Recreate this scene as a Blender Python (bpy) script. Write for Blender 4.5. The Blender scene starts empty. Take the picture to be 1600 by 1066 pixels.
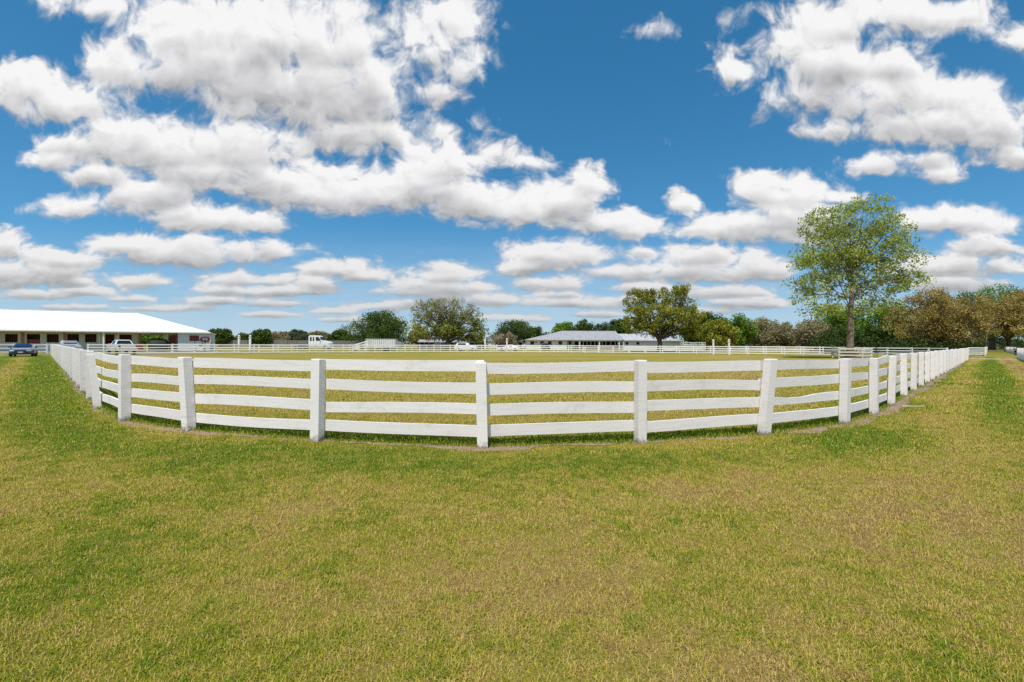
import bpy, math, random
import numpy as np
from mathutils import Vector, Matrix
random.seed(7)
RNG = np.random.default_rng(7)
SC = bpy.context.scene
COL = SC.collection
R = math.radians

# ------------------------------------------------------------------ camera
F, CH = 740.0, 1.62                    # focal length in photo pixels (1600 wide), eye height in metres
ROLL = 0.0045
def yh(px): return 537.0 + ROLL*(px-800.0)
cam_d = bpy.data.cameras.new('camera')
cam = bpy.data.objects.new('camera', cam_d); COL.objects.link(cam)
cam_d.sensor_width = 36.0; cam_d.lens = 36.0*F/1600.0
cam_d.clip_start = 0.05; cam_d.clip_end = 6000.0
cam_d.shift_y = 4.0/1600.0
cam.matrix_world = Matrix.Translation((0, 0, CH)) @ Matrix.Rotation(R(90), 4, 'X') @ Matrix.Rotation(ROLL, 4, 'Z')
SC.camera = cam
SC.view_settings.view_transform = 'Standard'; SC.view_settings.look = 'None'
SC.view_settings.gamma = 1.0; SC.view_settings.use_curve_mapping = False
SC.view_settings.exposure = 0.0
SC.cycles.max_bounces = 6; SC.cycles.diffuse_bounces = 3; SC.cycles.glossy_bounces = 2
SC.cycles.transmission_bounces = 3; SC.cycles.transparent_max_bounces = 8
SC.cycles.caustics_reflective = False; SC.cycles.caustics_refractive = False
SC.cycles.use_denoising = False; SC.cycles.sample_clamp_indirect = 2.5

def gp(px, py):                       # photo pixel on the ground -> world x, y
    z = F*CH/(py-yh(px)); return ((px-800.0)/F*z, z)
def xat(px, z): return (px-800.0)/F*z
def hat(px, py, z): return CH + (yh(px)-py)*z/F

# ------------------------------------------------------------------ sun
SUN_EL, SUN_AZ = R(65), R(17)         # sun behind the camera, a little to its left
sun_dir = Vector((-math.sin(SUN_AZ)*math.cos(SUN_EL), -math.cos(SUN_AZ)*math.cos(SUN_EL), math.sin(SUN_EL)))
sd = bpy.data.lights.new('sun', 'SUN'); sd.energy = 4.6; sd.angle = R(0.5); sd.color = (1.0, 0.955, 0.88)
so = bpy.data.objects.new('sun', sd); COL.objects.link(so)
so.rotation_euler = sun_dir.to_track_quat('Z', 'Y').to_euler()

# ------------------------------------------------------------------ world: Nishita sky + procedural cumulus
def N(nt, t, **kw):
    n = nt.nodes.new(t)
    for k, v in kw.items(): setattr(n, k, v)
    return n
def setin(nt, sock, v):
    if isinstance(v, bpy.types.NodeSocket): nt.links.new(v, sock)
    else: sock.default_value = v
def M(nt, op, a, b=None, c=None, clamp=False):
    n = N(nt, 'ShaderNodeMath', operation=op); n.use_clamp = clamp
    setin(nt, n.inputs[0], a)
    if b is not None: setin(nt, n.inputs[1], b)
    if c is not None: setin(nt, n.inputs[2], c)
    return n.outputs[0]
def V(nt, op, a, b=None, c=None):
    n = N(nt, 'ShaderNodeVectorMath', operation=op)
    setin(nt, n.inputs[0], a)
    if b is not None: setin(nt, n.inputs[1], b)
    if c is not None: setin(nt, n.inputs[2], c)
    return n.outputs['Value'] if op in ('DOT_PRODUCT', 'LENGTH') else n.outputs[0]
def MR(nt, v, a, b, c=0.0, d=1.0, smooth=True):
    n = N(nt, 'ShaderNodeMapRange', interpolation_type='SMOOTHSTEP' if smooth else 'LINEAR'); n.clamp = True
    setin(nt, n.inputs[0], v)
    for i, q in enumerate((a, b, c, d)): setin(nt, n.inputs[i+1], q)
    return n.outputs[0]
def MIX(nt, f, a, b, blend='MIX'):
    n = N(nt, 'ShaderNodeMix', data_type='RGBA', blend_type=blend)
    setin(nt, n.inputs[0], f)
    for s, v in ((n.inputs[6], a), (n.inputs[7], b)):
        if isinstance(v, tuple): v = tuple(v) + ((1.0,) if len(v) == 3 else ())
        setin(nt, s, v)
    return n.outputs[2]

CLOUDS = [  # cumulus as seen from the paddock: azimuth/elevation of each billow, with its half-widths (photo pixels)
 (300,60,110,80),(420,60,130,90),(532,72,80,78),(578,152,60,74),(500,150,130,70),(400,140,130,60),(330,100,120,60),(195,105,80,45),(560,215,90,35),(260,120,90,40),
 (45,135,70,45),(105,168,75,42),(190,220,100,45),(125,232,70,26),(280,235,110,50),(370,240,110,50),(330,275,110,34),(430,290,80,34),
 (480,302,80,42),(560,305,115,42),(680,265,75,45),(640,300,105,40),(740,318,70,38),(820,330,80,36),(880,318,60,42),(912,288,42,32),(960,350,55,26),(990,362,45,18),
 (700,205,40,18,0.44),(770,238,45,16,0.44),(690,30,52,50,0.44),(675,85,56,42,0.44),(715,112,30,30,0.44),(688,143,30,25,0.44),(746,82,16,21,0.44),
 (90,253,50,18),(150,278,60,20),(230,308,80,34),(100,328,60,20),(290,343,60,26),(340,345,70,24),(420,352,32,17),
 (0,383,50,26),(90,408,70,20),(50,430,100,22),(200,385,70,20),(280,398,110,28),(400,393,70,19),(520,420,60,17),(572,432,40,10),
 (215,440,40,13),(150,457,60,7),(430,438,38,12),(360,438,42,13),(465,455,40,9),(335,455,34,9),(405,458,60,8),(290,480,40,5),(420,492,55,5),(520,487,40,5),(640,446,40,13),(742,450,36,11),(640,474,28,8),(200,468,40,7),(60,400,40,14),(120,442,30,9),(160,500,40,4),(880,462,35,7),(960,470,45,8),(930,492,50,5),(490,446,35,12),(60,461,50,9),(330,471,60,7),(430,475,60,7),(250,482,80,6),(120,480,60,5),
 (690,432,58,19),(680,455,85,16),(610,478,60,9),(760,470,70,10),(800,498,70,6),(560,500,80,5),(145,8,56,22,0.44),
 (1002,50,32,13,0.44),(1145,116,31,17,0.44),
 (1290,40,90,50),(1400,22,120,38),(1500,22,60,26),(1235,66,68,35,0.44),(1290,110,75,46),(1262,150,56,37,0.44),(1390,108,80,36),(1370,160,95,44),(1480,150,100,42),(1540,195,85,60),(1440,200,95,38),(1585,245,40,24),(1300,205,40,16,0.44),(1370,258,45,22),(1440,252,45,16),(1475,276,30,15),(1592,66,45,22,0.44),
 (822,252,32,17,0.44),(1063,318,32,19),(1190,302,58,33),(1250,312,55,38),(1310,308,50,16),(1150,358,85,26),(1240,350,85,38),(1480,345,88,28),(1570,355,40,17),(1530,388,60,22),(1490,418,100,22),
 (870,400,90,25),(815,420,40,14),(970,425,60,18),(1090,403,65,26),(1185,420,60,23),(1100,428,110,17),(865,445,65,12),(1010,395,24,9),(1130,458,100,11),(900,475,80,8),(1000,452,50,9),(1170,476,80,10),(1480,445,80,14),(1080,486,70,6),
]
def cloud_fields():
    nu, nw = 256, 176
    u = np.linspace(-1.25, 1.25, nu); w = np.linspace(0, math.log(17), nw); v = 0.05*(np.exp(w)-1)
    U, Vv = np.meshgrid(u, v)
    acc = np.full(U.shape, 1e-9); rel = np.zeros(U.shape)
    for (cx, cy, rx, ry, *am) in CLOUDS:
        am = am[0] if am else 1.0
        cu, cv = (cx-800)/F, (yh(cx)-cy)/F
        rx, ry = rx/F*0.97, ry/F*(0.97+0.18*max(0.0, (cy-330)/150))
        dx = (U-cu)/rx; dy = (Vv-cv)/ry
        dy = np.where(dy < 0, dy*1.35, dy)
        e = np.exp(9*np.clip(am*(1-np.sqrt(dx*dx+dy*dy)), -2, 1)); acc += e; rel += e*np.clip(dy, -1, 1)
    B = np.clip(np.log(acc)/9, -0.75, 1.0)
    B = np.where(B > 0.5, 0.5+(B-0.5)*0.5, B)
    a0 = np.clip(B*2.2+0.15, 0, 1)
    dv = np.gradient(v)[:, None]
    C = np.cumsum(a0*dv, axis=0)
    S = np.zeros_like(B)
    for i in range(nw):
        L = 0.014+0.24*v[i]
        j = min(np.searchsorted(v, v[i]+L), nw-1)
        S[i] = (C[j]-C[i])/L
    S = 0.55*S - 0.5*rel/acc + 0.15
    return u, w, B, S
def build_sky():
    wd = bpy.data.worlds.new('World'); SC.world = wd; wd.use_nodes = True
    nt = wd.node_tree; nt.nodes.clear()
    out = N(nt, 'ShaderNodeOutputWorld'); bg = N(nt, 'ShaderNodeBackground'); bg.inputs[1].default_value = 0.1
    nt.links.new(bg.outputs[0], out.inputs[0])
    sky = N(nt, 'ShaderNodeTexSky', sky_type='NISHITA'); sky.sun_disc = False
    sky.sun_elevation = SUN_EL; sky.sun_rotation = math.atan2(sun_dir.x, sun_dir.y)
    sky.air_density = 1.0; sky.dust_density = 0.3; sky.ozone_density = 3.0
    tc = N(nt, 'ShaderNodeTexCoord'); sx = N(nt, 'ShaderNodeSeparateXYZ'); nt.links.new(tc.outputs['Generated'], sx.inputs[0])
    X, Y, Z = sx.outputs
    nt.links.new(V(nt, 'ADD', tc.outputs['Generated'], (0, 0, 0.09)), sky.inputs['Vector'])
    Yc = M(nt, 'MAXIMUM', Y, 0.12)
    u = M(nt, 'DIVIDE', X, Yc); v = M(nt, 'MAXIMUM', M(nt, 'DIVIDE', Z, Yc), 0.0)
    un = M(nt, 'MULTIPLY_ADD', u, 1/2.5, 0.5, clamp=True)
    wn = M(nt, 'DIVIDE', M(nt, 'LOGARITHM', M(nt, 'MULTIPLY_ADD', v, 20.0, 1.0), math.e), math.log(17), clamp=True)
    def spread(s):
        c = N(nt, 'ShaderNodeCombineXYZ')
        for i in range(3): nt.links.new(s, c.inputs[i])
        return c.outputs[0]
    us, ws = spread(un), spread(wn)
    def curve(vec, fs):                # three 1-D profiles in one RGB curve node
        n = N(nt, 'ShaderNodeRGBCurve'); m = n.mapping; m.use_clip = True
        sc, of = [], []
        for ch in range(3):
            f = fs[ch]; lo, hi = float(f.min()), float(f.max())+1e-9
            g = (f-lo)/(hi-lo); sc.append(hi-lo); of.append(lo)
            cv = m.curves[ch]; K = 100
            xs = np.linspace(0, 1, K); ys = np.interp(xs, np.linspace(0, 1, len(f)), g)
            cv.points[0].location = (0, float(ys[0])); cv.points[1].location = (1, float(ys[-1]))
            for i in range(1, K-1): cv.points.new(float(xs[i]), float(ys[i]))
            for p in cv.points: p.handle_type = 'VECTOR'
        m.update(); nt.links.new(vec, n.inputs['Color'])
        return V(nt, 'MULTIPLY_ADD', n.outputs[0], tuple(sc), tuple(of))
    def separable(fld, rank):
        Uu, s, Vt = np.linalg.svd(fld, full_matrices=False)
        tot = None
        for k in range(0, rank, 3):
            fw = [Uu[:, k+i]*math.sqrt(s[k+i]) for i in range(3)]; fu = [Vt[k+i]*math.sqrt(s[k+i]) for i in range(3)]
            d = V(nt, 'DOT_PRODUCT', curve(us, fu), curve(ws, fw))
            tot = d if tot is None else M(nt, 'ADD', tot, d)
        return tot
    _, _, Bf, Sf = cloud_fields()
    B = separable(Bf, 54); S = separable(Sf, 36)
    # noise domain: shrinks evenly towards the horizon, as a layer of clouds does
    vq = M(nt, 'ADD', v, 0.27)
    c = N(nt, 'ShaderNodeCombineXYZ')
    nt.links.new(M(nt, 'MULTIPLY', u, 3.0), c.inputs[0]); nt.links.new(M(nt, 'MULTIPLY', M(nt, 'LOGARITHM', vq, math.e), 2.4), c.inputs[1])
    p = c.outputs[0]
    def noise(vec, scale, detail, rough, dist=0.0):
        n = N(nt, 'ShaderNodeTexNoise', noise_dimensions='2D'); nt.links.new(vec, n.inputs['Vector'])
        n.inputs['Scale'].default_value = scale; n.inputs['Detail'].default_value = detail; n.inputs['Roughness'].default_value = rough; n.inputs['Distortion'].default_value = dist
        return n
    warp = noise(p, 3.0, 3, 0.5)
    pw = V(nt, 'MULTIPLY_ADD', V(nt, 'SUBTRACT', warp.outputs['Color'], (0.5, 0.5, 0.5)), (0.22, 0.22, 0.0), p)
    up = V(nt, 'ADD', pw, (0.02, 0.075, 0.0))
    def billow(vec):
        a = noise(vec, 4.2, 9, 0.57).outputs['Fac']
        vo = N(nt, 'ShaderNodeTexVoronoi', voronoi_dimensions='2D', feature='SMOOTH_F1'); nt.links.new(vec, vo.inputs['Vector'])
        vo.inputs['Scale'].default_value = 6.5; vo.inputs['Detail'].default_value = 3.0; vo.inputs['Roughness'].default_value = 0.55
        vo.inputs['Smoothness'].default_value = 0.35; vo.normalize = True
        b = M(nt, 'SUBTRACT', 0.55, vo.outputs['Distance'])
        return M(nt, 'MULTIPLY_ADD', b, 0.55, M(nt, 'SUBTRACT', a, 0.5))
    n1, n2 = billow(pw), billow(up)
    D = M(nt, 'MULTIPLY_ADD', n1, 1.75, B)
    D = M(nt, 'ADD', D, 0.0)
    wisp = noise(p, 1.3, 4, 0.5).outputs['Fac']
    hi = M(nt, 'MULTIPLY_ADD', wisp, 0.7, 0.22)
    alpha = MR(nt, D, -0.10, hi)
    # clouds behind the viewer: noise alone
    front = MR(nt, Y, 0.13, 0.3)
    ab = MR(nt, M(nt, 'MULTIPLY_ADD', n1, 0.8, M(nt, 'SUBTRACT', wisp, 0.5)), 0.0, 0.35)
    alpha = M(nt, 'ADD', M(nt, 'MULTIPLY', alpha, front), M(nt, 'MULTIPLY', ab, M(nt, 'SUBTRACT', 1.0, front)))
    # light: thick bases are greyer, upper edges and billow tops are bright
    relief = M(nt, 'SUBTRACT', n1, n2)
    base = MR(nt, M(nt, 'MULTIPLY_ADD', n1, 0.5, S), 0.25, 1.0)
    lum = M(nt, 'SUBTRACT', 0.97, M(nt, 'MULTIPLY', base, 0.42))
    lum = M(nt, 'MULTIPLY_ADD', relief, 0.5, lum)
    lum = M(nt, 'MINIMUM', M(nt, 'MAXIMUM', lum, 0.4), 0.95)
    lowv = MR(nt, v, 0.0, 0.30)
    lum = M(nt, 'MULTIPLY', lum, M(nt, 'MULTIPLY_ADD', lowv, 0.25, 0.75))
    lum = M(nt, 'MULTIPLY', lum, M(nt, 'MULTIPLY_ADD', MR(nt, D, 0.0, 0.55), 0.24, 0.76))
    tint = MIX(nt, base, (1.0, 0.99, 0.985), (0.985, 0.985, 1.0))
    ccol = V(nt, 'SCALE', tint); sc = ccol.node; nt.links.new(M(nt, 'MULTIPLY', lum, 10.0), sc.inputs['Scale'])
    # the photograph's blue is deeper and more even than the raw sky model's
    hs = N(nt, 'ShaderNodeHueSaturation'); nt.links.new(sky.outputs[0], hs.inputs['Color'])
    hs.inputs['Hue'].default_value = 0.486; hs.inputs['Saturation'].default_value = 1.31; hs.inputs['Value'].default_value = 1.40
    alpha = M(nt, 'MULTIPLY', alpha, M(nt, 'MULTIPLY_ADD', MR(nt, v, 0.0, 0.14), 0.28, 0.70))
    veil = M(nt, 'MULTIPLY', MR(nt, v, 0.0, 0.26, 1.0, 0.0), M(nt, 'MULTIPLY_ADD', noise(V(nt, 'MULTIPLY', p, (0.7, 2.0, 1.0)), 4.0, 6, 0.62).outputs['Fac'], 0.85, 0.26), clamp=True)
    blue = MIX(nt, veil, hs.outputs[0], (5.3, 6.2, 6.9))
    col = MIX(nt, alpha, blue, ccol)
    nt.links.new(col, bg.inputs[0])
    wd.cycles.sampling_method = 'NONE'
build_sky()

# ------------------------------------------------------------------ helpers
class MB:
    """collects quads/polys and links them as one mesh object"""
    def __init__(s): s.v, s.f, s.sm = [], [], []
    def add(s, vs, fs, smooth=False):
        b = len(s.v); s.v += [tuple(q) for q in vs]
        for f in fs: s.f.append(tuple(b+i for i in f)); s.sm.append(smooth)
    def box(s, c, d, rz=0.0, M4=None):
        hx, hy, hz = d[0]/2, d[1]/2, d[2]/2
        vs = [Vector((x, y, z)) for z in (-hz, hz) for x, y in ((-hx, -hy), (hx, -hy), (hx, hy), (-hx, hy))]
        m = Matrix.Translation(c) @ Matrix.Rotation(rz, 4, 'Z') if M4 is None else M4
        s.add([m @ q for q in vs], [(3, 2, 1, 0), (4, 5, 6, 7), (0, 1, 5, 4), (1, 2, 6, 5), (2, 3, 7, 6), (3, 0, 4, 7)])
    def beam(s, a, b, w, h, up=(0, 0, 1)):
        a, b = Vector(a), Vector(b); d = b-a; L = d.length; d.normalize()
        side = d.cross(Vector(up)); side = side.normalized() if side.length > 1e-4 else Vector((1, 0, 0))
        u = side.cross(d)
        m = Matrix((( d.x, side.x, u.x, 0), (d.y, side.y, u.y, 0), (d.z, side.z, u.z, 0), (0, 0, 0, 1)))
        m.translation = (a+b)/2
        s.box((0, 0, 0), (L, w, h), M4=m)
    def tube(s, pts, rad, n=7, smooth=True, caps=True):
        P = [Vector(p) for p in pts]; base = len(s.v); k = len(P)
        ref = Vector((0.31, 0.95, 0.12))
        for i in range(k):
            d = (P[min(i+1, k-1)]-P[max(i-1, 0)]).normalized()
            x = d.cross(ref)
            if x.length < 0.05: x = d.cross(Vector((1, 0, 0)))
            x.normalize(); y = d.cross(x)
            for j in range(n):
                t = 2*math.pi*j/n; s.v.append(tuple(P[i]+(x*math.cos(t)+y*math.sin(t))*rad[i]))
        for i in range(k-1):
            for j in range(n):
                s.f.append((base+i*n+j, base+i*n+(j+1) % n, base+(i+1)*n+(j+1) % n, base+(i+1)*n+j)); s.sm.append(smooth)
        if caps:
            s.f.append(tuple(base+j for j in range(n-1, -1, -1))); s.sm.append(False)
            s.f.append(tuple(base+(k-1)*n+j for j in range(n))); s.sm.append(False)
    def cyl(s, c, r, h, n=16, axis='Z', rz=0.0):
        d = {'Z': Vector((0, 0, 1)), 'X': Vector((math.cos(rz), math.sin(rz), 0)), 'Y': Vector((-math.sin(rz), math.cos(rz), 0))}[axis]
        c = Vector(c); s.tube([c-d*h/2, c+d*h/2], [r, r], n)
    def build(s, name, mat, parent=None, loc=None):
        me = bpy.data.meshes.new(name); me.from_pydata(s.v, [], s.f); me.materials.append(mat)
        me.polygons.foreach_set('use_smooth', s.sm); me.update()
        o = bpy.data.objects.new(name, me); COL.objects.link(o)
        if parent is not None: o.parent = parent
        if loc is not None: o.location = loc
        return o
def tag(o, label=None, cat=None, group=None, kind=None):
    if label: o['label'] = label
    if cat: o['category'] = cat
    if group: o['group'] = group
    if kind: o['kind'] = kind
    return o
def empty(name, loc, label, cat, group=None, rz=0.0):
    o = bpy.data.objects.new(name, None); COL.objects.link(o); o.location = loc; o.rotation_euler = (0, 0, rz)
    o.empty_display_size = 0.2
    return tag(o, label, cat, group)

# ------------------------------------------------------------------ materials
def new_mat(name):
    m = bpy.data.materials.new(name); m.use_nodes = True
    nt = m.node_tree; b = nt.nodes['Principled BSDF']; return m, nt, b
def simple(name, c, rough=0.6, metal=0.0, var=0.12, scale=6.0, bump=0.0, c2=None, coat=0.0):
    m, nt, b = new_mat(name)
    tc = N(nt, 'ShaderNodeTexCoord')
    nz = N(nt, 'ShaderNodeTexNoise'); nt.links.new(tc.outputs['Object'], nz.inputs['Vector'])
    nz.inputs['Scale'].default_value = scale; nz.inputs['Detail'].default_value = 6; nz.inputs['Roughness'].default_value = 0.65
    d = c2 if c2 else tuple(q*(1-var*2) for q in c)
    nt.links.new(MIX(nt, MR(nt, nz.outputs['Fac'], 0.35, 0.7), c, d), b.inputs['Base Color'])
    b.inputs['Roughness'].default_value = rough; b.inputs['Metallic'].default_value = metal
    if coat: b.inputs['Coat Weight'].default_value = coat; b.inputs['Coat Roughness'].default_value = 0.05
    if bump:
        bp = N(nt, 'ShaderNodeBump'); bp.inputs['Strength'].default_value = bump; bp.inputs['Distance'].default_value = 0.01
        nt.links.new(nz.outputs['Fac'], bp.inputs['Height']); nt.links.new(bp.outputs[0], b.inputs['Normal'])
    return m
def paint_wood(name, base, dirt, worn, foot=True, amount=1.0):
    """brushed white paint on rough-sawn boards: streaks, small chips, bare wood near the soil"""
    m, nt, b = new_mat(name)
    g = N(nt, 'ShaderNodeNewGeometry'); tc = N(nt, 'ShaderNodeTexCoord')
    n1 = N(nt, 'ShaderNodeTexNoise'); nt.links.new(V(nt, 'MULTIPLY', g.outputs['Position'], (1.2, 1.2, 22.0)), n1.inputs['Vector'])
    n1.inputs['Scale'].default_value = 1.6; n1.inputs['Detail'].default_value = 7; n1.inputs['Roughness'].default_value = 0.7
    n2 = N(nt, 'ShaderNodeTexNoise'); nt.links.new(g.outputs['Position'], n2.inputs['Vector'])
    n2.inputs['Scale'].default_value = 2.3; n2.inputs['Detail'].default_value = 8; n2.inputs['Roughness'].default_value = 0.72
    n3 = N(nt, 'ShaderNodeTexNoise'); nt.links.new(g.outputs['Position'], n3.inputs['Vector'])
    n3.inputs['Scale'].default_value = 13; n3.inputs['Detail'].default_value = 5; n3.inputs['Roughness'].default_value = 0.7
    oi = N(nt, 'ShaderNodeObjectInfo')
    c = MIX(nt, M(nt, 'MULTIPLY', MR(nt, n1.outputs['Fac'], 0.45, 0.75), 0.45*amount), base, dirt)
    c = MIX(nt, M(nt, 'MULTIPLY', MR(nt, n2.outputs['Fac'], 0.52, 0.76), 0.6*amount), c, dirt)
    c = MIX(nt, M(nt, 'MULTIPLY', MR(nt, n3.outputs['Fac'], 0.70, 0.75), 0.75*amount), c, worn)
    c = MIX(nt, M(nt, 'MULTIPLY', oi.outputs['Random'], 0.22*amount), c, dirt)
    if foot:
        z = N(nt, 'ShaderNodeSeparateXYZ'); nt.links.new(g.outputs['Position'], z.inputs[0])
        low = M(nt, 'ADD', z.outputs[2], M(nt, 'MULTIPLY', M(nt, 'SUBTRACT', n3.outputs['Fac'], 0.5), 0.35))
        c = MIX(nt, MR(nt, low, 0.02, 0.11, 0.85, 0.0), c, worn)
    nt.links.new(c, b.inputs['Base Color']); b.inputs['Roughness'].default_value = 0.62
    bp = N(nt, 'ShaderNodeBump'); bp.inputs['Strength'].default_value = 0.25; bp.inputs['Distance'].default_value = 0.006
    nt.links.new(M(nt, 'ADD', n1.outputs['Fac'], M(nt, 'MULTIPLY', n3.outputs['Fac'], 0.4)), bp.inputs['Height']); nt.links.new(bp.outputs[0], b.inputs['Normal'])
    return m
def ribbed_metal(name, c, dirt, rough, pitch=0.6, metal=0.0):
    m, nt, b = new_mat(name)
    tc = N(nt, 'ShaderNodeTexCoord')
    nz = N(nt, 'ShaderNodeTexNoise'); nt.links.new(V(nt, 'MULTIPLY', tc.outputs['Object'], (1.0, 0.12, 0.5)), nz.inputs['Vector'])
    nz.inputs['Scale'].default_value = 1.5; nz.inputs['Detail'].default_value = 6
    nt.links.new(MIX(nt, MR(nt, nz.outputs['Fac'], 0.4, 0.75), c, dirt), b.inputs['Base Color'])
    b.inputs['Roughness'].default_value = rough; b.inputs['Metallic'].default_value = metal
    return m
MAT = {}
MAT['fence'] = paint_wood('white_fence_paint', (0.86, 0.81, 0.785), (0.60, 0.55, 0.50), (0.22, 0.17, 0.12), amount=1.25)
MAT['far_fence'] = paint_wood('far_fence_paint', (0.84, 0.82, 0.79), (0.62, 0.60, 0.56), (0.25, 0.20, 0.15))
MAT['old_fence'] = paint_wood('peeling_fence_paint', (0.66, 0.63, 0.55), (0.35, 0.30, 0.23), (0.16, 0.12, 0.09), amount=1.5)
MAT['grey_wood'] = simple('weathered_grey_boards', (0.22, 0.205, 0.19), 0.85, var=0.2, scale=1.5)
MAT['barn_white'] = simple('barn_white_paint', (0.74, 0.74, 0.72), 0.6, var=0.06, scale=1.2)
MAT['barn_beige'] = simple('stable_front_plaster', (0.56, 0.53, 0.46), 0.7, var=0.08, scale=1.2)
MAT['blue_wall_and_shade'] = simple('pale_wall_with_blue_shade', (0.60, 0.64, 0.70), 0.7, var=0.06, scale=1.2)  # bluish sky-lit shade on the barn walls is put into this colour
MAT['roof_white'] = ribbed_metal('white_roof_metal', (0.80, 0.80, 0.79), (0.72, 0.72, 0.71), 0.5)
MAT['roof_grey'] = ribbed_metal('grey_roof_and_cloud_shade', (0.34, 0.34, 0.355), (0.27, 0.27, 0.285), 0.55)  # cloud shadow over the centre barn is put into this grey
MAT['roof_pale'] = ribbed_metal('pale_roof_metal', (0.46, 0.46, 0.47), (0.36, 0.36, 0.37), 0.55)  # paler copy: brighter light on the barn wing put into its colour
MAT['red'] = simple('barn_red_paint', (0.22, 0.03, 0.028), 0.55, var=0.15)
MAT['redpost'] = simple('faded_red_paint', (0.42, 0.13, 0.10), 0.6, var=0.1)
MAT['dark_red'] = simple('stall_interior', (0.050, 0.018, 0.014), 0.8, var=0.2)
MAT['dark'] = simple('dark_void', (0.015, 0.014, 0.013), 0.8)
MAT['soffit'] = simple('soffit_boards', (0.50, 0.47, 0.41), 0.8)
MAT['glass'] = simple('vehicle_glass', (0.012, 0.016, 0.02), 0.06, var=0.0)
MAT['tyre'] = simple('tyre_rubber', (0.018, 0.018, 0.018), 0.85)
MAT['rim'] = simple('alloy_rim', (0.45, 0.45, 0.46), 0.3, 0.9)
MAT['blue_car'] = simple('blue_car_paint', (0.012, 0.035, 0.10), 0.25, 0.3, var=0.02, coat=1.0)
MAT['white_car'] = simple('white_car_paint', (0.78, 0.78, 0.78), 0.25, 0.0, var=0.02, coat=1.0)
MAT['grey_car'] = simple('grey_car_paint', (0.30, 0.31, 0.32), 0.25, 0.3, var=0.02, coat=1.0)
MAT['dark_car'] = simple('dark_car_paint', (0.02, 0.02, 0.025), 0.25, 0.3, var=0.02, coat=1.0)
MAT['black_plastic'] = simple('black_plastic', (0.02, 0.02, 0.02), 0.6)
MAT['lamp'] = simple('lamp_glass', (0.70, 0.72, 0.74), 0.12)
MAT['tail'] = simple('tail_lamp_red', (0.35, 0.02, 0.02), 0.2)
MAT['tarp'] = simple('black_tarpaulin', (0.022, 0.022, 0.024), 0.55, var=0.2, scale=3, bump=0.6)
MAT['plate'] = simple('number_plate', (0.6, 0.6, 0.58), 0.4)
MAT['asphalt'] = simple('drive_asphalt', (0.20, 0.185, 0.18), 0.9, var=0.15, scale=2.0)
MAT['sand'] = simple('sandy_track', (0.40, 0.33, 0.24), 0.95, var=0.15, scale=1.5)
MAT['straw'] = simple('pale_straw', (0.55, 0.47, 0.32), 0.9, scale=30)

# ------------------------------------------------------------------ paddock outline
near_px = [(153,639),(195,658.5),(296,673.5),(496,689),(755,700),(1001,692),(1194,680),(1320,663),(1366,648.5),(1393,634.5),(1413,620)]
near_lean = {0:(-12,86),1:(-1,103),2:(-8.5,113),3:(1.5,127),4:(-3.5,133),5:(0,129),6:(10.5,117),7:(2.5,100)}
NP = [gp(*q) for q in near_px]
def march(a, b, step):
    a, b = Vector(a), Vector(b); n = max(1, round((b-a).length/step))
    return [tuple(a+(b-a)*(i/n)) for i in range(1, n+1)]
LEFT_END, RIGHT_END = (-53.0, 54.5), (50.6, 52.6)
left_arm = march(NP[0], LEFT_END, 2.5)[::-1]
right_arm = march(NP[-1], RIGHT_END, 2.5)
near_pts = left_arm+NP+right_arm
n_left = len(left_arm)
far_key = [LEFT_END, (-48.2,58.5), (-39.7,63.8), (-25,73), (-12,79.5), (-1,83.0), (8,82.5), (17,79.5), (32.6,76.5), (46,70.0), (51.5,61), RIGHT_END]
far_pts = [far_key[0]]
for a, b in zip(far_key[:-1], far_key[1:]): far_pts += march(a, b, 2.6)
POLY = np.array(near_pts+far_pts[1:-1][::-1])
def in_poly(x, y, P=POLY):
    r = np.zeros(x.shape, bool); n = len(P)
    for i in range(n):
        x1, y1 = P[i]; x2, y2 = P[(i+1) % n]
        c = ((y1 > y) != (y2 > y)); r ^= c & (x < (x2-x1)*(y-y1)/((y2-y1) if abs(y2-y1) > 1e-9 else 1e-9)+x1)
    return r
def fence_dist(x, y, pts):
    d = np.full(x.shape, 1e9)
    for (x1, y1), (x2, y2) in zip(pts[:-1], pts[1:]):
        dx, dy = x2-x1, y2-y1; t = np.clip(((x-x1)*dx+(y-y1)*dy)/(dx*dx+dy*dy), 0, 1)
        d = np.minimum(d, np.hypot(x-x1-t*dx, y-y1-t*dy))
    return d
def vnoise(x, y, seed=0):              # cheap smooth value noise for planting densities
    r = np.random.default_rng(seed).random((64, 64))
    xi, yi = np.floor(x).astype(int), np.floor(y).astype(int); fx, fy = x-xi, y-yi
    fx, fy = fx*fx*(3-2*fx), fy*fy*(3-2*fy)
    g = lambda a, b: r[a % 64, b % 64]
    return (g(xi, yi)*(1-fx)+g(xi+1, yi)*fx)*(1-fy)+(g(xi, yi+1)*(1-fx)+g(xi+1, yi+1)*fx)*fy
def attr(me, name, arr, dom='POINT'):
    a = me.attributes.new(name, 'FLOAT', dom); a.data.foreach_set('value', np.ascontiguousarray(arr, dtype=np.float32))

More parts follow.
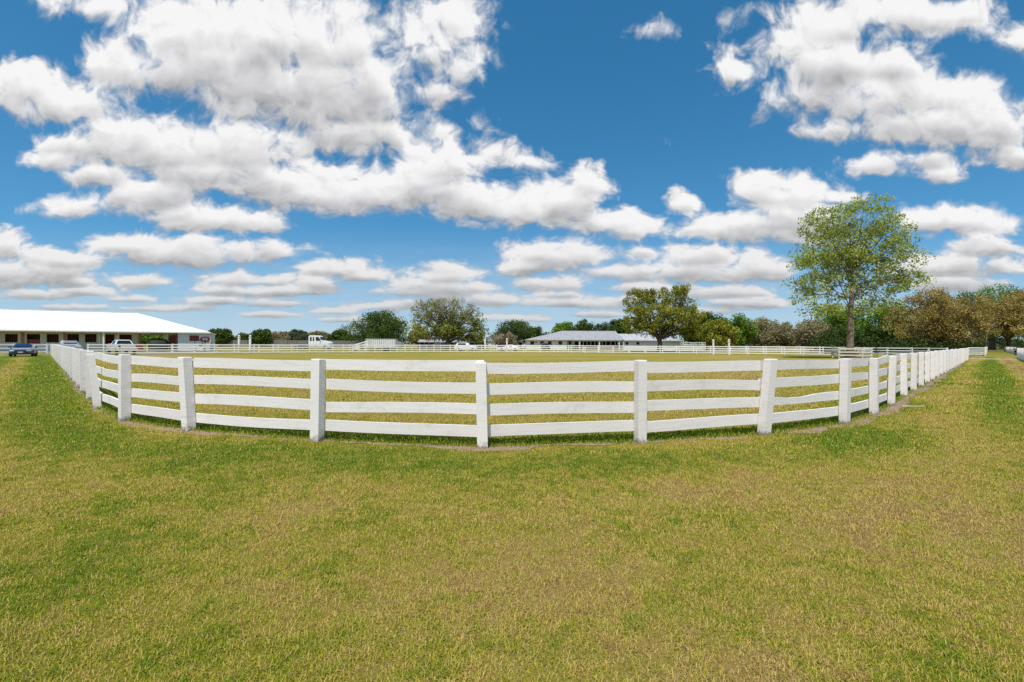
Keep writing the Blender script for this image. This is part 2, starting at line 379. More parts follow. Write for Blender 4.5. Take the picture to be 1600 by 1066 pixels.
# ------------------------------------------------------------------ grass colours (where each kind of turf grows)
def lush(x, y, pad):
    """0 = dry straw turf, 1 = lush green"""
    d = fence_dist(x, y, near_pts)
    g = 0.45+0.52*(vnoise(x*0.33+9, y*0.33+3, 1)-0.5)+0.38*(vnoise(x*0.95, y*0.95, 2)-0.5)+0.2*(vnoise(x*2.9, y*2.9, 3)-0.5)
    out = np.where(pad, 0.0, 1.0)
    band = np.exp(-((d-1.1)/0.8)**2)*out*(0.35+0.3*(vnoise(x*0.7+4, y*0.7, 5)))
    leftlane = np.clip((-x-6)/6, 0, 1)*out
    g = g+band+0.26*leftlane*np.exp(-((d-1.4)/1.2)**2)+0.10*leftlane
    # mower stripes along each lane: wheel-track tint plus leaning-blade sheen put into colour
    s1, s2 = (x+y)/1.414, (x-y)/1.414
    right = np.clip((x-4)/8, 0, 1)*out
    g += 0.48*right*np.sin(s2*2.6+0.6*vnoise(s1*0.2, s2*0.2, 6))
    g += 0.42*leftlane*np.sin(s1*2.2+0.8*vnoise(s1*0.2, s2*0.2, 7))
    g += 0.10*np.clip((x-2)/8, 0, 1)*out
    dry = 0.27+0.34*vnoise(x*0.16, y*0.33, 8)+0.20*(vnoise(x*0.6, y*1.1, 9)-0.5)+0.30*np.exp(-((d-0.7)/0.8)**2)
    return np.clip(np.where(pad, dry, g), 0, 1)
GREEN, OLIVE, STRAW, BROWN = (0.145, 0.25, 0.02), (0.48, 0.435, 0.05), (0.66, 0.49, 0.19), (0.37, 0.22, 0.10)
def turf_ramp(nt, f, k=1.0):
    r = N(nt, 'ShaderNodeValToRGB'); nt.links.new(f, r.inputs[0]); e = r.color_ramp.elements
    q = lambda c: (c[0]*k, c[1]*k, c[2]*k, 1)
    e[0].position = 0.0; e[0].color = q(BROWN); e[1].position = 1.0; e[1].color = q(GREEN)
    a = e.new(0.22); a.color = q(STRAW); a = e.new(0.58); a.color = q(OLIVE)
    return r.outputs[0]
def ground_mat():
    m, nt, b = new_mat('mown_turf')
    a = N(nt, 'ShaderNodeAttribute', attribute_name='lush'); g = N(nt, 'ShaderNodeNewGeometry')
    def nz(sc, det, ro, vec=None):
        n = N(nt, 'ShaderNodeTexNoise'); nt.links.new(vec if vec is not None else g.outputs['Position'], n.inputs['Vector'])
        n.inputs['Scale'].default_value = sc; n.inputs['Detail'].default_value = det; n.inputs['Roughness'].default_value = ro; return n.outputs['Fac']
    f1, f2, f3 = nz(7.0, 8, 0.75), nz(55.0, 4, 0.7), nz(0.35, 6, 0.65)
    f = M(nt, 'MULTIPLY_ADD', M(nt, 'SUBTRACT', f1, 0.5), 0.75, a.outputs['Fac'])
    f = M(nt, 'MULTIPLY_ADD', M(nt, 'SUBTRACT', f2, 0.5), 1.3, f)
    f = M(nt, 'MULTIPLY_ADD', M(nt, 'SUBTRACT', f3, 0.5), 0.5, f)
    c = turf_ramp(nt, f, 0.50)  # whole palette darkened, standing in for the blades' self-shadowing
    nt.links.new(c, b.inputs['Base Color']); b.inputs['Roughness'].default_value = 1.0; b.inputs['Specular IOR Level'].default_value = 0.05
    bp = N(nt, 'ShaderNodeBump'); bp.inputs['Strength'].default_value = 0.9; bp.inputs['Distance'].default_value = 0.03
    nt.links.new(M(nt, 'ADD', f1, f2), bp.inputs['Height']); nt.links.new(bp.outputs[0], b.inputs['Normal'])
    return m
def make_ground():
    def axis(lo, hi, step, far):
        core = np.arange(lo, hi+1e-6, step); g = []
        x = hi; s = step
        while x < far: s *= 1.35; x += s; g.append(x)
        h = []; x = lo; s = step
        while x > -far: s *= 1.35; x -= s; h.append(x)
        return np.array(h[::-1]+list(core)+g)
    xs = axis(-64, 64, 0.5, 3500); ys = axis(0, 90, 0.5, 3500)
    X, Y = np.meshgrid(xs, ys); nx, ny = len(xs), len(ys)
    x, y = X.ravel(), Y.ravel(); pad = in_poly(x, y)
    me = bpy.data.meshes.new('lawn')
    i = np.arange((nx-1)*(ny-1)); r, c = i//(nx-1), i % (nx-1); a = r*nx+c
    quads = np.stack([a, a+1, a+nx+1, a+nx], 1)
    me.from_pydata(np.stack([x, y, np.zeros_like(x)], 1).tolist(), [], quads.tolist())
    attr(me, 'lush', lush(x, y, pad)); me.materials.append(ground_mat())
    o = bpy.data.objects.new('lawn', me); COL.objects.link(o); tag(o, kind='structure')
make_ground()

def sheet(name, pts, mat, z, kind='structure'):
    b = MB(); n = len(pts); b.add([(p[0], p[1], z) for p in pts], [tuple(range(n))]); return tag(b.build(name, mat), kind=kind)
# drive in front of the stable fence, and the sandy track that crosses the right-hand lane
cf0, cfd, cfn = Vector((-60, 56)), Vector((0.58, 0.815)), Vector((0.815, -0.58))
def drv(s, t): q = cf0+cfd*s+cfn*t; return (q.x, q.y)
sheet('drive', [drv(-30, 0.6), drv(-30, 6.0), drv(9, 6.0), drv(12, 8.5), drv(17, 9.5), drv(21, 9.0), drv(21, 0.6)], MAT['asphalt'], 0.004)
def lane(s, t): return (s*0.7071+t*0.7071-1.0, s*0.7071-t*0.7071+1.0)   # s along the right lane, t to its right
sheet('sand_track', [lane(80, -2), lane(80.4, 3), lane(81, 8), lane(80, 22), lane(85, 22), lane(85.5, 8), lane(85, 3), lane(84.5, -2)], MAT['sand'], 0.004)

# bare soil along the foot of the near fence
def resample(pts, step):
    out = [Vector(pts[0])]
    for a, b in zip(pts[:-1], pts[1:]): out += [Vector(q) for q in march(a, b, step)]
    return out
def soil_strip():
    pts = resample(near_pts[n_left-8:n_left+len(NP)+14], 0.12); v, f = [], []
    k = len(pts)
    for i in range(k):
        d = (pts[min(i+3, k-1)]-pts[max(i-3, 0)]).normalized(); n = Vector((d.y, -d.x))     # outward (towards the lanes)
        x, y = pts[i]
        wo = -0.04+0.36*max(0.0, float(vnoise(np.array([x*1.1]), np.array([y*1.1]), 11)[0])-0.35)+0.17*float(vnoise(np.array([x*6.]), np.array([y*6.]), 12)[0])
        wo += 0.13*min(1.0, max(0.0, (x-4)/4))
        wi = 0.02+0.06*random.random()
        a, b = pts[i]+n*wo, pts[i]-n*wi
        v += [(a.x, a.y, 0.005), (b.x, b.y, 0.012)]
    for i in range(k-1): f.append((2*i, 2*i+2, 2*i+3, 2*i+1))
    b = MB(); b.add(v, f)
    m, nt, bs = new_mat('bare_soil')
    g = N(nt, 'ShaderNodeNewGeometry'); n = N(nt, 'ShaderNodeTexNoise'); nt.links.new(g.outputs['Position'], n.inputs['Vector'])
    n.inputs['Scale'].default_value = 16; n.inputs['Detail'].default_value = 8; n.inputs['Roughness'].default_value = 0.75
    r = N(nt, 'ShaderNodeValToRGB'); nt.links.new(n.outputs['Fac'], r.inputs[0]); e = r.color_ramp.elements
    e[0].position = 0.33; e[0].color = (0.13, 0.085, 0.05, 1); e[1].position = 0.68; e[1].color = (0.38, 0.27, 0.19, 1)
    nt.links.new(r.outputs[0], bs.inputs['Base Color']); bs.inputs['Roughness'].default_value = 1
    bp = N(nt, 'ShaderNodeBump'); bp.inputs['Distance'].default_value = 0.02; nt.links.new(n.outputs['Fac'], bp.inputs['Height']); nt.links.new(bp.outputs[0], bs.inputs['Normal'])
    tag(b.build('soil', m), kind='structure')
soil_strip()

# ------------------------------------------------------------------ blades of grass
def blade_mat(name):
    m = bpy.data.materials.new(name); m.use_nodes = True; nt = m.node_tree; nt.nodes.clear()
    out = N(nt, 'ShaderNodeOutputMaterial'); a = N(nt, 'ShaderNodeAttribute', attribute_name='lush')
    c = turf_ramp(nt, a.outputs['Fac'])
    d = N(nt, 'ShaderNodeBsdfDiffuse'); t = N(nt, 'ShaderNodeBsdfTranslucent'); mx = N(nt, 'ShaderNodeMixShader'); mx.inputs[0].default_value = 0.35
    nt.links.new(c, d.inputs[0]); nt.links.new(c, t.inputs[0]); nt.links.new(d.outputs[0], mx.inputs[1]); nt.links.new(t.outputs[0], mx.inputs[2])
    nt.links.new(mx.outputs[0], out.inputs[0]); return m
def blades(name, x, y, L, W, lean, lu, mat, label, cat):
    n = len(x); az = RNG.random(n)*2*np.pi; ca, sa = np.cos(az), np.sin(az)
    px, py = -sa*W/2, ca*W/2
    h1, r1 = L*0.55*np.cos(lean*0.7), L*0.55*np.sin(lean*0.7)
    h2, r2 = h1+L*0.45*np.cos(np.minimum(lean*1.35, 1.75)), r1+L*0.45*np.sin(np.minimum(lean*1.35, 1.75))
    h2 = np.maximum(h2, 0.004)
    z0 = np.zeros(n)
    vs = np.empty((n, 5, 3))
    vs[:, 0] = np.stack([x-px, y-py, z0], 1); vs[:, 1] = np.stack([x+px, y+py, z0], 1)
    mx_, my_ = x+ca*r1, y+sa*r1
    vs[:, 2] = np.stack([mx_+px*0.8, my_+py*0.8, h1], 1); vs[:, 3] = np.stack([mx_-px*0.8, my_-py*0.8, h1], 1)
    vs[:, 4] = np.stack([x+ca*r2, y+sa*r2, h2], 1)
    me = bpy.data.meshes.new(name); me.vertices.add(n*5); me.vertices.foreach_set('co', vs.astype(np.float32).ravel())
    b = np.arange(n)*5
    li = np.stack([b, b+1, b+2, b+3, b+3, b+2, b+4], 1).ravel()
    me.loops.add(n*7); me.loops.foreach_set('vertex_index', li.astype(np.int32))
    me.polygons.add(n*2); st = np.stack([np.arange(n)*7, np.arange(n)*7+4], 1).ravel()
    me.polygons.foreach_set('loop_start', st.astype(np.int32))
    me.update(calc_edges=True); me.validate()
    attr(me, 'lush', np.repeat(lu, 5)); me.materials.append(mat)
    o = bpy.data.objects.new(name, me); COL.objects.link(o); tag(o, label, cat, kind='stuff')
def scatter(z0, z1, dens):
    """random ground points inside the view wedge (with a margin), depth z0..z1"""
    zz0, zz1 = z0, z1; area = 1.18*(zz1**2-zz0**2); n = int(area*dens)
    y = np.sqrt(RNG.random(n)*(zz1**2-zz0**2)+zz0**2); x = (RNG.random(n)*2-1)*1.18*y
    return x, y
def make_grass():
    X, Y, L, W = [], [], [], []
    for z0, z1, dn, l, w in ((1.7, 4, 13500, 0.027, 0.0038), (4, 7, 7200, 0.030, 0.0052), (7, 11, 3000, 0.035, 0.008), (11, 18, 800, 0.045, 0.014), (18, 34, 90, 0.055, 0.035), (34, 44, 28, 0.055, 0.05)):
        x, y = scatter(z0, z1, dn); X.append(x); Y.append(y)
        L.append(l*(0.55+0.9*RNG.random(len(x)))); W.append(w*(0.7+0.6*RNG.random(len(x))))
    x, y, L, W = map(np.concatenate, (X, Y, L, W)); pad = in_poly(x, y)
    d = fence_dist(x, y, near_pts[n_left-10:n_left+len(NP)+14])
    soil = (~pad) & (d < 0.22+0.2*(x > 5)) & (vnoise(x*2.2, y*2.2, 21) < 0.62) & (RNG.random(len(x)) < 0.88)
    clump = vnoise(x*9, y*9, 22)*0.5+vnoise(x*3.1, y*3.1, 23)*0.5
    keep = (~soil) & (RNG.random(len(x)) < 0.40+0.85*clump)
    x, y, L, W, pad, clump, d = (q[keep] for q in (x, y, L, W, pad, clump, d))
    lu = lush(x, y, pad)+RNG.normal(0, 0.27, len(x))+0.55*(clump-0.5)+0.55*(vnoise(x*13, y*13, 24)-0.5)+0.45*(vnoise(x*6+3, y*6, 25)-0.5)
    dead = RNG.random(len(x)) < 0.12; lu = np.where(dead, RNG.random(len(x))*0.3, lu)
    L = L*(0.6+0.85*clump)*np.where(dead, 1.1, 1)
    lean = np.clip(RNG.normal(0.92, 0.38, len(x)), 0.1, 1.5)
    lu = np.clip(lu, 0.02, 1)
    m = blade_mat('grass_blade')
    blades('lawn_grass', x[~pad], y[~pad], L[~pad], W[~pad], lean[~pad], lu[~pad], m, 'short patchy green and straw coloured mown grass in front of the white fence', 'grass')
    blades('paddock_grass', x[pad], y[pad], L[pad], W[pad], lean[pad], lu[pad], m, 'dry tan grass growing inside the white fenced paddock', 'grass')
    # the mower cannot reach under the boards: a taller, greener fringe just inside the fence
    pts = resample(near_pts[n_left-10:n_left+len(NP)+10], 0.02); k = len(pts)
    P = np.array(pts); T = np.gradient(P, axis=0); T /= np.linalg.norm(T, axis=1)[:, None]; NI = np.stack([-T[:, 1], T[:, 0]], 1)
    near = np.clip(26/np.hypot(P[:, 0], P[:, 1]), 1, 3.2)
    idx = RNG.choice(k, 26000, p=near/near.sum()); off = np.abs(RNG.normal(0.30, 0.24, len(idx)))-0.03
    q = P[idx]+NI[idx]*off[:, None]+RNG.normal(0, 0.02, (len(idx), 2))
    hgt = 0.5+0.9*vnoise(q[:, 0]*2.3, q[:, 1]*2.3, 31)
    lu = np.clip(0.93+RNG.normal(0, 0.13, len(idx)), 0.3, 1)  # green fringe, deepened further with the boards' shadow put into its colour
    blades('fence_weeds', q[:, 0], q[:, 1], 0.085*hgt*(0.6+0.7*RNG.random(len(idx))), 0.009+0.008*RNG.random(len(idx)), np.clip(RNG.normal(0.65, 0.35, len(idx)), 0.05, 1.4), lu, m,
           'taller dark green grass fringe growing under the lowest fence boards', 'weeds')
make_grass()

# ------------------------------------------------------------------ fences
BOARDS = ((0.17, 0.345), (0.497, 0.672), (0.824, 0.994), (1.155, 1.33))
THIN = ((0.20, 0.325), (0.53, 0.655), (0.86, 0.985), (1.195, 1.33))
def make_fence(name, label, cat, pts, mat, H=1.345, pw=0.157, inside=1, boards=BOARDS, lean=None, caps=None, wob=1.0, group=None, board_th=0.038, skip=()):
    root = empty(name, (pts[len(pts)//2][0], pts[len(pts)//2][1], 0), label, cat, group)
    ox, oy = root.location.x, root.location.y
    rest = MB(); todo = []
    k = len(pts)
    P = [Vector((p[0], p[1])) for p in pts]
    def tang(i): return (P[min(i+1, k-1)]-P[max(i-1, 0)]).normalized()
    for i in range(k):
        t = tang(i); rz = math.atan2(t.y, t.x)+random.uniform(-0.04, 0.04)*wob
        lx, ly = (lean or {}).get(i, (random.gauss(0, 0.013)*wob, random.gauss(0, 0.012)*wob))
        h = H+random.uniform(-0.02, 0.025)*wob; w = pw*random.uniform(0.95, 1.05)/2
        b = MB(); ca, sa = math.cos(rz), math.sin(rz)
        rings = []
        for z, s in ((-0.15, 1), (h*0.33, 0.99), (h*0.66, 1.0), (h-0.015, 0.98), (h, 0.90)):
            s2 = w*s; rings.append([(ca*a*s2-sa*c*s2+lx*z/h*h, sa*a*s2+ca*c*s2+ly*z/h*h, z) for a, c in ((-1, -1), (1, -1), (1, 1), (-1, 1))])
        vs = [q for r in rings for q in r]; fs = []
        for r in range(4):
            for j in range(4): fs.append((r*4+j, r*4+(j+1) % 4, r*4+4+(j+1) % 4, r*4+4+j))
        fs.append((16, 17, 18, 19)); b.add(vs, fs)
        b.build('post', mat, root, (P[i].x-ox, P[i].y-oy, 0))
    for i in range(k-1):
        if i in skip: continue
        a, c = P[i], P[i+1]; d = c-a; L = d.length; d.normalize(); n = Vector((-d.y, d.x))*inside
        for j, (z0, z1) in enumerate(boards):
            off = pw/2+board_th/2+0.002
            b = MB(); seg = 6; rings = []
            e0, e1 = random.gauss(0, 0.012)*wob, random.gauss(0, 0.012)*wob
            sag = random.uniform(-0.012, 0.012)*wob; bow = random.uniform(-0.01, 0.012)*wob; ph = random.random()*6
            wz = random.uniform(-0.008, 0.008)*wob
            for s in range(seg+1):
                f = s/seg; q = a+d*(0.006+f*(L-0.012))+n*(off+bow*math.sin(math.pi*f))
                dz = e0*(1-f)+e1*f-sag*math.sin(math.pi*f)+0.005*wob*math.sin(ph+5*f)
                # the third board from the ground right of the leaning post has a rotten dip in its top edge
                cut = 0.0
                if wob > 1.05 and j == 1 and i == n_left+6: cut = 0.055*math.exp(-((f-0.42)/0.22)**2)
                q0, q1 = q-n*board_th/2, q+n*board_th/2
                rings.append([(q0.x-ox, q0.y-oy, z0+dz), (q1.x-ox, q1.y-oy, z0+dz), (q1.x-ox, q1.y-oy, z1+dz+wz-cut), (q0.x-ox, q0.y-oy, z1+dz+wz-cut)])
            vs = [q for r in rings for q in r]; fs = [(0, 1, 2, 3), tuple(seg*4+m_ for m_ in (3, 2, 1, 0))]
            for s in range(seg):
                for m_ in range(4): fs.append((s*4+m_, s*4+4+m_, s*4+4+(m_+1) % 4, s*4+(m_+1) % 4))
            mid = (a+c)/2; todo.append((mid.length, j, vs, fs))
    todo.sort(key=lambda q: q[0])
    for q in todo[:100]:
        b = MB(); b.add(q[2], q[3]); b.build('board', mat, root)
    if len(todo) > 100:
        for q in todo[100:]: rest.add(q[2], q[3])
        tag(rest.build('board', mat, root), kind='stuff')
    return root
lean = {}
for i, (dx, hp) in near_lean.items():
    z = NP[i][1]; lean[n_left+i] = (dx*z/F/1.345, random.gauss(0, 0.01))
make_fence('board_fence', 'white four-board wooden paddock fence curving round the corner nearest the viewer', 'fence', near_pts, MAT['fence'], lean=lean, wob=1.1)
make_fence('board_fence', 'white board fence closing the far side of the paddock in front of the stables', 'fence', far_pts[1:-1], MAT['far_fence'], inside=-1, wob=0.8, boards=THIN)
# second row behind the far side
row2 = []
key2 = [(-50.5,70.5),(-44,75),(-30,84),(-15,91),(0,95),(14,93),(28,89.5),(42,85),(52,80)]
for a, b in zip(key2[:-1], key2[1:]): row2 += march(a, b, 2.9)
make_fence('board_fence', 'second white board fence running just behind the far paddock fence', 'fence', [key2[0]]+row2, MAT['far_fence'], inside=-1, wob=0.8, boards=((0.42,0.55),(0.80,0.93),(1.18,1.31)))
stab = [drv(s, 0) for s in np.arange(-22, 9.3, 2.85)]
make_fence('board_fence', 'white three-board fence behind the blue car in front of the long stable', 'fence', stab, MAT['far_fence'], inside=1, boards=((0.30,0.46),(0.72,0.88),(1.14,1.31)), wob=0.8)
# right-hand lane beyond the sandy track, and the fence on its right
c1 = (74.2, 77.0)
lf = [c1, (75.6, 75.7)]+march((75.6, 75.7), (131, 130.5), 2.9)
make_fence('board_fence', 'white fence on the left of the lane beyond the sandy track under the oaks', 'fence', lf, MAT['far_fence'], wob=0.8)
rg = [(106, 75), (94, 75.2), (82.5, 76.6)]
rf = [(96, 74.0), (92.0, 74.9), (87.4, 75.5), (82.8, 76.3)]+march((82.8, 76.3), (131, 126), 2.9)
make_fence('board_fence', 'white fence on the right of the lane beyond the sandy track', 'fence', rf, MAT['far_fence'], inside=-1, wob=0.8)
nr = [(64.5-0.7071*s, 60.4-0.7071*s) for s in np.arange(0, 44, 2.5)]
make_fence('board_fence', 'white fence along the right edge of the mown lane at the picture edge', 'fence', nr, MAT['far_fence'], inside=1, wob=0.8)
ends = [(131.5+0.7*s, 128.5-0.7*s) for s in np.arange(0, 5.6, 2.7)]
gt = empty('field_gate', (133, 128.6, 0), 'dark board gate closing the far end of the lane under the oaks', 'gate')
gb = MB()
for z in (0.35, 0.7, 1.05, 1.35): gb.box((0, 0, z), (5.2, 0.05, 0.13), rz=R(-45))
gb.build('board', MAT['grey_wood'], gt)
gb = MB(); gb.box((-1.9, 1.9, 0.75), (0.16, 0.16, 1.5)); gb.build('post', MAT['grey_wood'], gt)
gb = MB(); gb.box((1.9, -1.9, 0.75), (0.16, 0.16, 1.5)); gb.build('post', MAT['grey_wood'], gt)
# distant pale fence lines on the right, below the trees
for nm, a, b, z, lab in (('r', 1140, 1440, 104, 'distant weathered fence below the brown scrub, right of the dark gate posts'), ('s', 1385, 1540, 92, 'thin distant fence line below the brown oaks on the right')):
    pp = [(xat(q, z), z) for q in np.arange(a, b, 26)]
    make_fence('board_fence', lab, 'fence', pp, MAT['old_fence'], boards=((0.35,0.47),(0.75,0.87),(1.15,1.28)), wob=0.8, pw=0.13)
# weathered grey board fence far behind
def grey_fence(x0, x1, z, h, label):
    r = empty('grey_fence', (xat((x0+x1)/2, z), z, 0), label, 'fence')
    b = MB(); w = xat(x1, z)-xat(x0, z); n = int(w/3)
    for j in range(5): b.box((0, 0, 0.25+j*(h-0.3)/4.3), (w, 0.04, (h-0.3)/4.3-0.06))
    b.build('board_panel', MAT['grey_wood'], r)
    for i in range(n+1):
        b = MB(); b.box((-w/2+w*i/n, -0.09, h/2), (0.13, 0.13, h)); b.build('post', MAT['grey_wood'], r)
grey_fence(325, 572, 150, 2.3, 'long weathered grey board fence far behind, left of the white trailer')
grey_fence(1130, 1300, 130, 1.5, 'low grey board fence below the brown scrub')

# gate posts with round white caps
def gate_post(px, py, top, label):
    x, y = gp(px, py); h = hat(px, top, y)
    r = empty('gate_post', (x, y, 0), label, 'post', 'tall white gate posts in the far fence')
    b = MB(); b.box((0, 0, h*0.42), (0.22, 0.22, h*0.84)); b.build('shaft', MAT['far_fence'], r)
    b = MB(); b.box((0, 0, h*0.86), (0.30, 0.30, 0.10)); b.build('collar', MAT['far_fence'], r)
    b = MB(); b.tube([(0, 0, h*0.86+0.05+q) for q in (0, 0.06, 0.15, 0.24, 0.30)], [0.08, 0.14, 0.17, 0.13, 0.03], 10); b.build('finial', MAT['barn_white'], r)
for px, py, tp, lab in ((373.5,553.3,523.5,'left tall white gate post of the pair right of the long white barn'), (391,553.3,523.5,'right tall white gate post of the pair right of the long white barn'),
                        (758,551.4,529,'left white gate post of the pair below the large mixed tree'), (792,551.4,528.5,'right white gate post of the pair, beside the white parked car'),
                        (1114.5,554.6,530.5,'left white gate post of the pair right of the olive oak'), (1139,554.8,530.5,'right white gate post of the pair right of the olive oak')):
    gate_post(px, py, tp, lab)

# ------------------------------------------------------------------ stables
def wall_holes(b, x0, x1, y, h, holes, th, z0=0.0):
    """wall along local x at depth y with rectangular openings (xa, xb, za, zb)"""
    cur = x0
    for (xa, xb, za, zb) in sorted(holes):
        if xa > cur: b.box(((cur+xa)/2, y, (z0+h)/2), (xa-cur, th, h-z0))
        if za > z0+0.01: b.box(((xa+xb)/2, y, (z0+za)/2), (xb-xa, th-0.006, za-z0))
        if zb < h-0.01: b.box(((xa+xb)/2, y, (zb+h)/2), (xb-xa, th-0.006, h-zb))
        cur = xb
    if x1 > cur: b.box(((cur+x1)/2, y, (z0+h)/2), (x1-cur, th, h-z0))
def hip_roof(x0, x1, y0, y1, ze, zr, hl, hr, mat, root, ribs=1.2, th=0.16):
    """x along the ridge; hl / hr = run of the hip at each end (0 = gable)"""
    ym = (y0+y1)/2
    E = [(x0, y0, ze), (x1, y0, ze), (x1, y1, ze), (x0, y1, ze)]; Rg = [(x0+hl, ym, zr), (x1-hr, ym, zr)]
    b = MB(); vs = E+Rg+[(p[0], p[1], p[2]-th) for p in E+Rg]
    fs = [(0, 1, 5, 4), (1, 2, 5), (2, 3, 4, 5), (3, 0, 4), (7, 6, 10, 11), (8, 7, 11), (9, 8, 11, 10), (6, 9, 10)]
    for i in range(4): fs.append((i, i+6, (i+1) % 4+6, (i+1) % 4))
    b.add(vs, fs)
    n = int((x1-x0)/ribs)
    for i in range(1, n):                                  # standing seams
        x = x0+(x1-x0)*i/n
        f = 1.0
        if hl > 0 and x < x0+hl: f = (x-x0)/hl
        if hr > 0 and x > x1-hr: f = (x1-x)/hr
        for sgn in (0, 1):
            ya = y0 if sgn == 0 else y1
            p, q = Vector((x, ya, ze+0.02)), Vector((x, ya+(ym-ya)*f, ze+(zr-ze)*f+0.02))
            if (q-p).length > 0.4: b.beam(p, q, 0.05, 0.05)
    roof = b.build('roof', mat, root)
    b = MB(); b.beam(Vector(Rg[0])+Vector((0, 0, 0.05)), Vector(Rg[1])+Vector((0, 0, 0.05)), 0.32, 0.06); b.build('ridge_cap', mat, roof)
    return roof

def long_stable():
    C = Vector((-56.0, 88.0)); a = Vector((-0.866, -0.5)).normalized(); bk = Vector((-a.y, a.x)); bk = bk if bk.y > 0 else -bk
    root = empty('long_stable', (C.x, C.y, 0), 'long white stable with a bright white hipped metal roof and dark stall doors', 'stable', rz=math.atan2(a.y, a.x))
    def T(px, s):
        k = (px-800)/F; o = C+bk*s; return (k*o.y-o.x)/(a.x-k*a.y)
    def Hh(px, py, s):
        t = T(px, s); q = C+bk*s+a*t; return hat(px, py, q.y)
    D, L, ZE, ZR = 24.0, 62.0, 3.47, 7.2
    ly = lambda s: -s                   # local y runs towards the viewer
    hip_roof(0, L, ly(D), ly(0), ZE, ZR, 12.5, 14.0, MAT['roof_white'], root, ribs=0.9, th=0.2)
    s0 = 2.6
    tb0, tb1 = T(277, s0), T(216, s0)   # breezeway
    doors = [(8,28,522,535),(42,63,522,541),(73,92,522,535),(105,125,522,539),(133,151,522,535),(164.5,179,522.5,538),(187,206,523,533)]
    holes = []
    for (p0, p1, q0, q1) in doors:
        t1, t0 = T(p0, s0), T(p1, s0); holes.append((t0, t1, max(Hh(p0, q1, s0), 0.05), min(Hh(p0, q0, s0), 3.0)))
    for k in range(4):
        t0 = holes[0][1]+2.0+k*3.6 if k else T(0, s0)+0.6; holes.append((t0, t0+2.0, 1.35, 2.95)) if k else None
    b = MB(); wall_holes(b, tb1, L-0.6, ly(s0), 3.3, holes, 0.2); b.build('wall', MAT['barn_beige'], root)
    band = MB(); band.box(((tb1+L)/2, ly(s0)+0.125, 0.62), (L-tb1-1.2, 0.04, 1.24)); band.build('lower_wall', MAT['barn_white'], root)
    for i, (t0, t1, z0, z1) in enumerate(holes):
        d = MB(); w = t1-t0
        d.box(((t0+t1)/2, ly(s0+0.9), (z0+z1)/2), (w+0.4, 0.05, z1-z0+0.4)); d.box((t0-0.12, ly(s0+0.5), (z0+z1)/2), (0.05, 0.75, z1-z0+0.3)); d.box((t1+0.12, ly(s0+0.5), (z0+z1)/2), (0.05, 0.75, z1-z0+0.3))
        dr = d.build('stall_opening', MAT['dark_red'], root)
        g = MB()
        if z0 > 1.0:
            for k in range(7): g.cyl((t0+w*(k+0.5)/7, ly(s0)+0.02, (z0+z1)/2), 0.02, z1-z0, 6)
            g.build('bars', MAT['red'], dr)
        else:
            g.box(((t0+t1)/2, ly(s0)+0.0, z0+0.55), (w-0.05, 0.05, 1.1)); g.build('half_door', MAT['red'], dr)
    for p in (36, 102, 160.5, 184.5, 156):
        t = T(p, s0); b = MB(); b.box((t, ly(s0)+0.17, 1.62), (0.32 if p < 150 else 0.2, 0.10, 3.2)); b.build('door_post', MAT['redpost'] if p < 150 else MAT['barn_white'], root)
    b = MB(); t = T(129, s0); b.box((t, ly(s0)+0.35, 1.6), (0.75, 0.06, 2.6), rz=0.35); b.build('open_door', MAT['barn_beige'], root)
    for p in (162, -30, -140):          # porch posts under the eave
        t = T(p, 0.35); b = MB(); b.box((t, ly(0.35), 1.62), (0.2, 0.2, 3.26)); b.box((t, ly(0.35), 3.15), (0.34, 0.34, 0.12)); b.build('porch_post', MAT['barn_white'], root)
    b = MB(); b.box((L/2+4.2, ly(0.35), 3.22), (L-9.6, 0.16, 0.22)); b.build('eave_beam', MAT['soffit'], root)
    # end room, flush with the eave
    te0, te1 = T(328, 0.7), T(278, 0.7)
    w0, w1 = T(311, 0.7), T(296, 0.7); zt, zb = Hh(303, 524.3, 0.7), Hh(303, 533, 0.7)
    b = MB(); wall_holes(b, te0, te1, ly(0.7), 3.3, [(w0, w1, zb, zt)], 0.2); b.box((te0+0.1, ly(D/2), 1.65), (0.2, D-1.8, 3.3)); b.box((te1-0.1, ly(D/4+0.6), 1.65), (0.2, D/2-1.4, 3.3))
    b.build('end_wall', MAT['blue_wall_and_shade'], root)
    b = MB(); b.box(((w0+w1)/2, ly(0.78), (zt+zb)/2), (w1-w0+0.1, 0.06, zt-zb+0.1)); wn = b.build('window', MAT['dark_red'], root)
    b = MB()
    for k in range(4): b.box((w0+(w1-w0)*(k+0.5)/4, ly(0.70), (zt+zb)/2), ((w1-w0)/4-0.06, 0.05, zt-zb))
    b.build('shutter', MAT['red'], wn)
    t = T(328, 0.35); b = MB(); b.cyl((te0-0.05, ly(0.45), 1.6), 0.06, 3.1, 8); b.build('downpipe', MAT['barn_white'], root)
    # breezeway: open through to the trees behind
    b = MB(); b.box((T(269.5, s0), ly(s0), 1.6), (T(264, s0)-T(275, s0), 0.08, 2.9)); b.build('sliding_door', MAT['red'], root)
    for p, m in ((276, 'redpost'), (261.5, 'barn_white'), (257, 'barn_white'), (218.5, 'redpost')):
        b = MB(); b.box((T(p, s0), ly(s0)+0.12, 1.62), (0.26, 0.2, 3.2)); b.build('door_post', MAT[m], root)
    b = MB(); b.box(((tb0+tb1)/2, ly(s0), 3.08), (tb1-tb0, 0.16, 0.42)); b.build('lintel', MAT['soffit'], root)
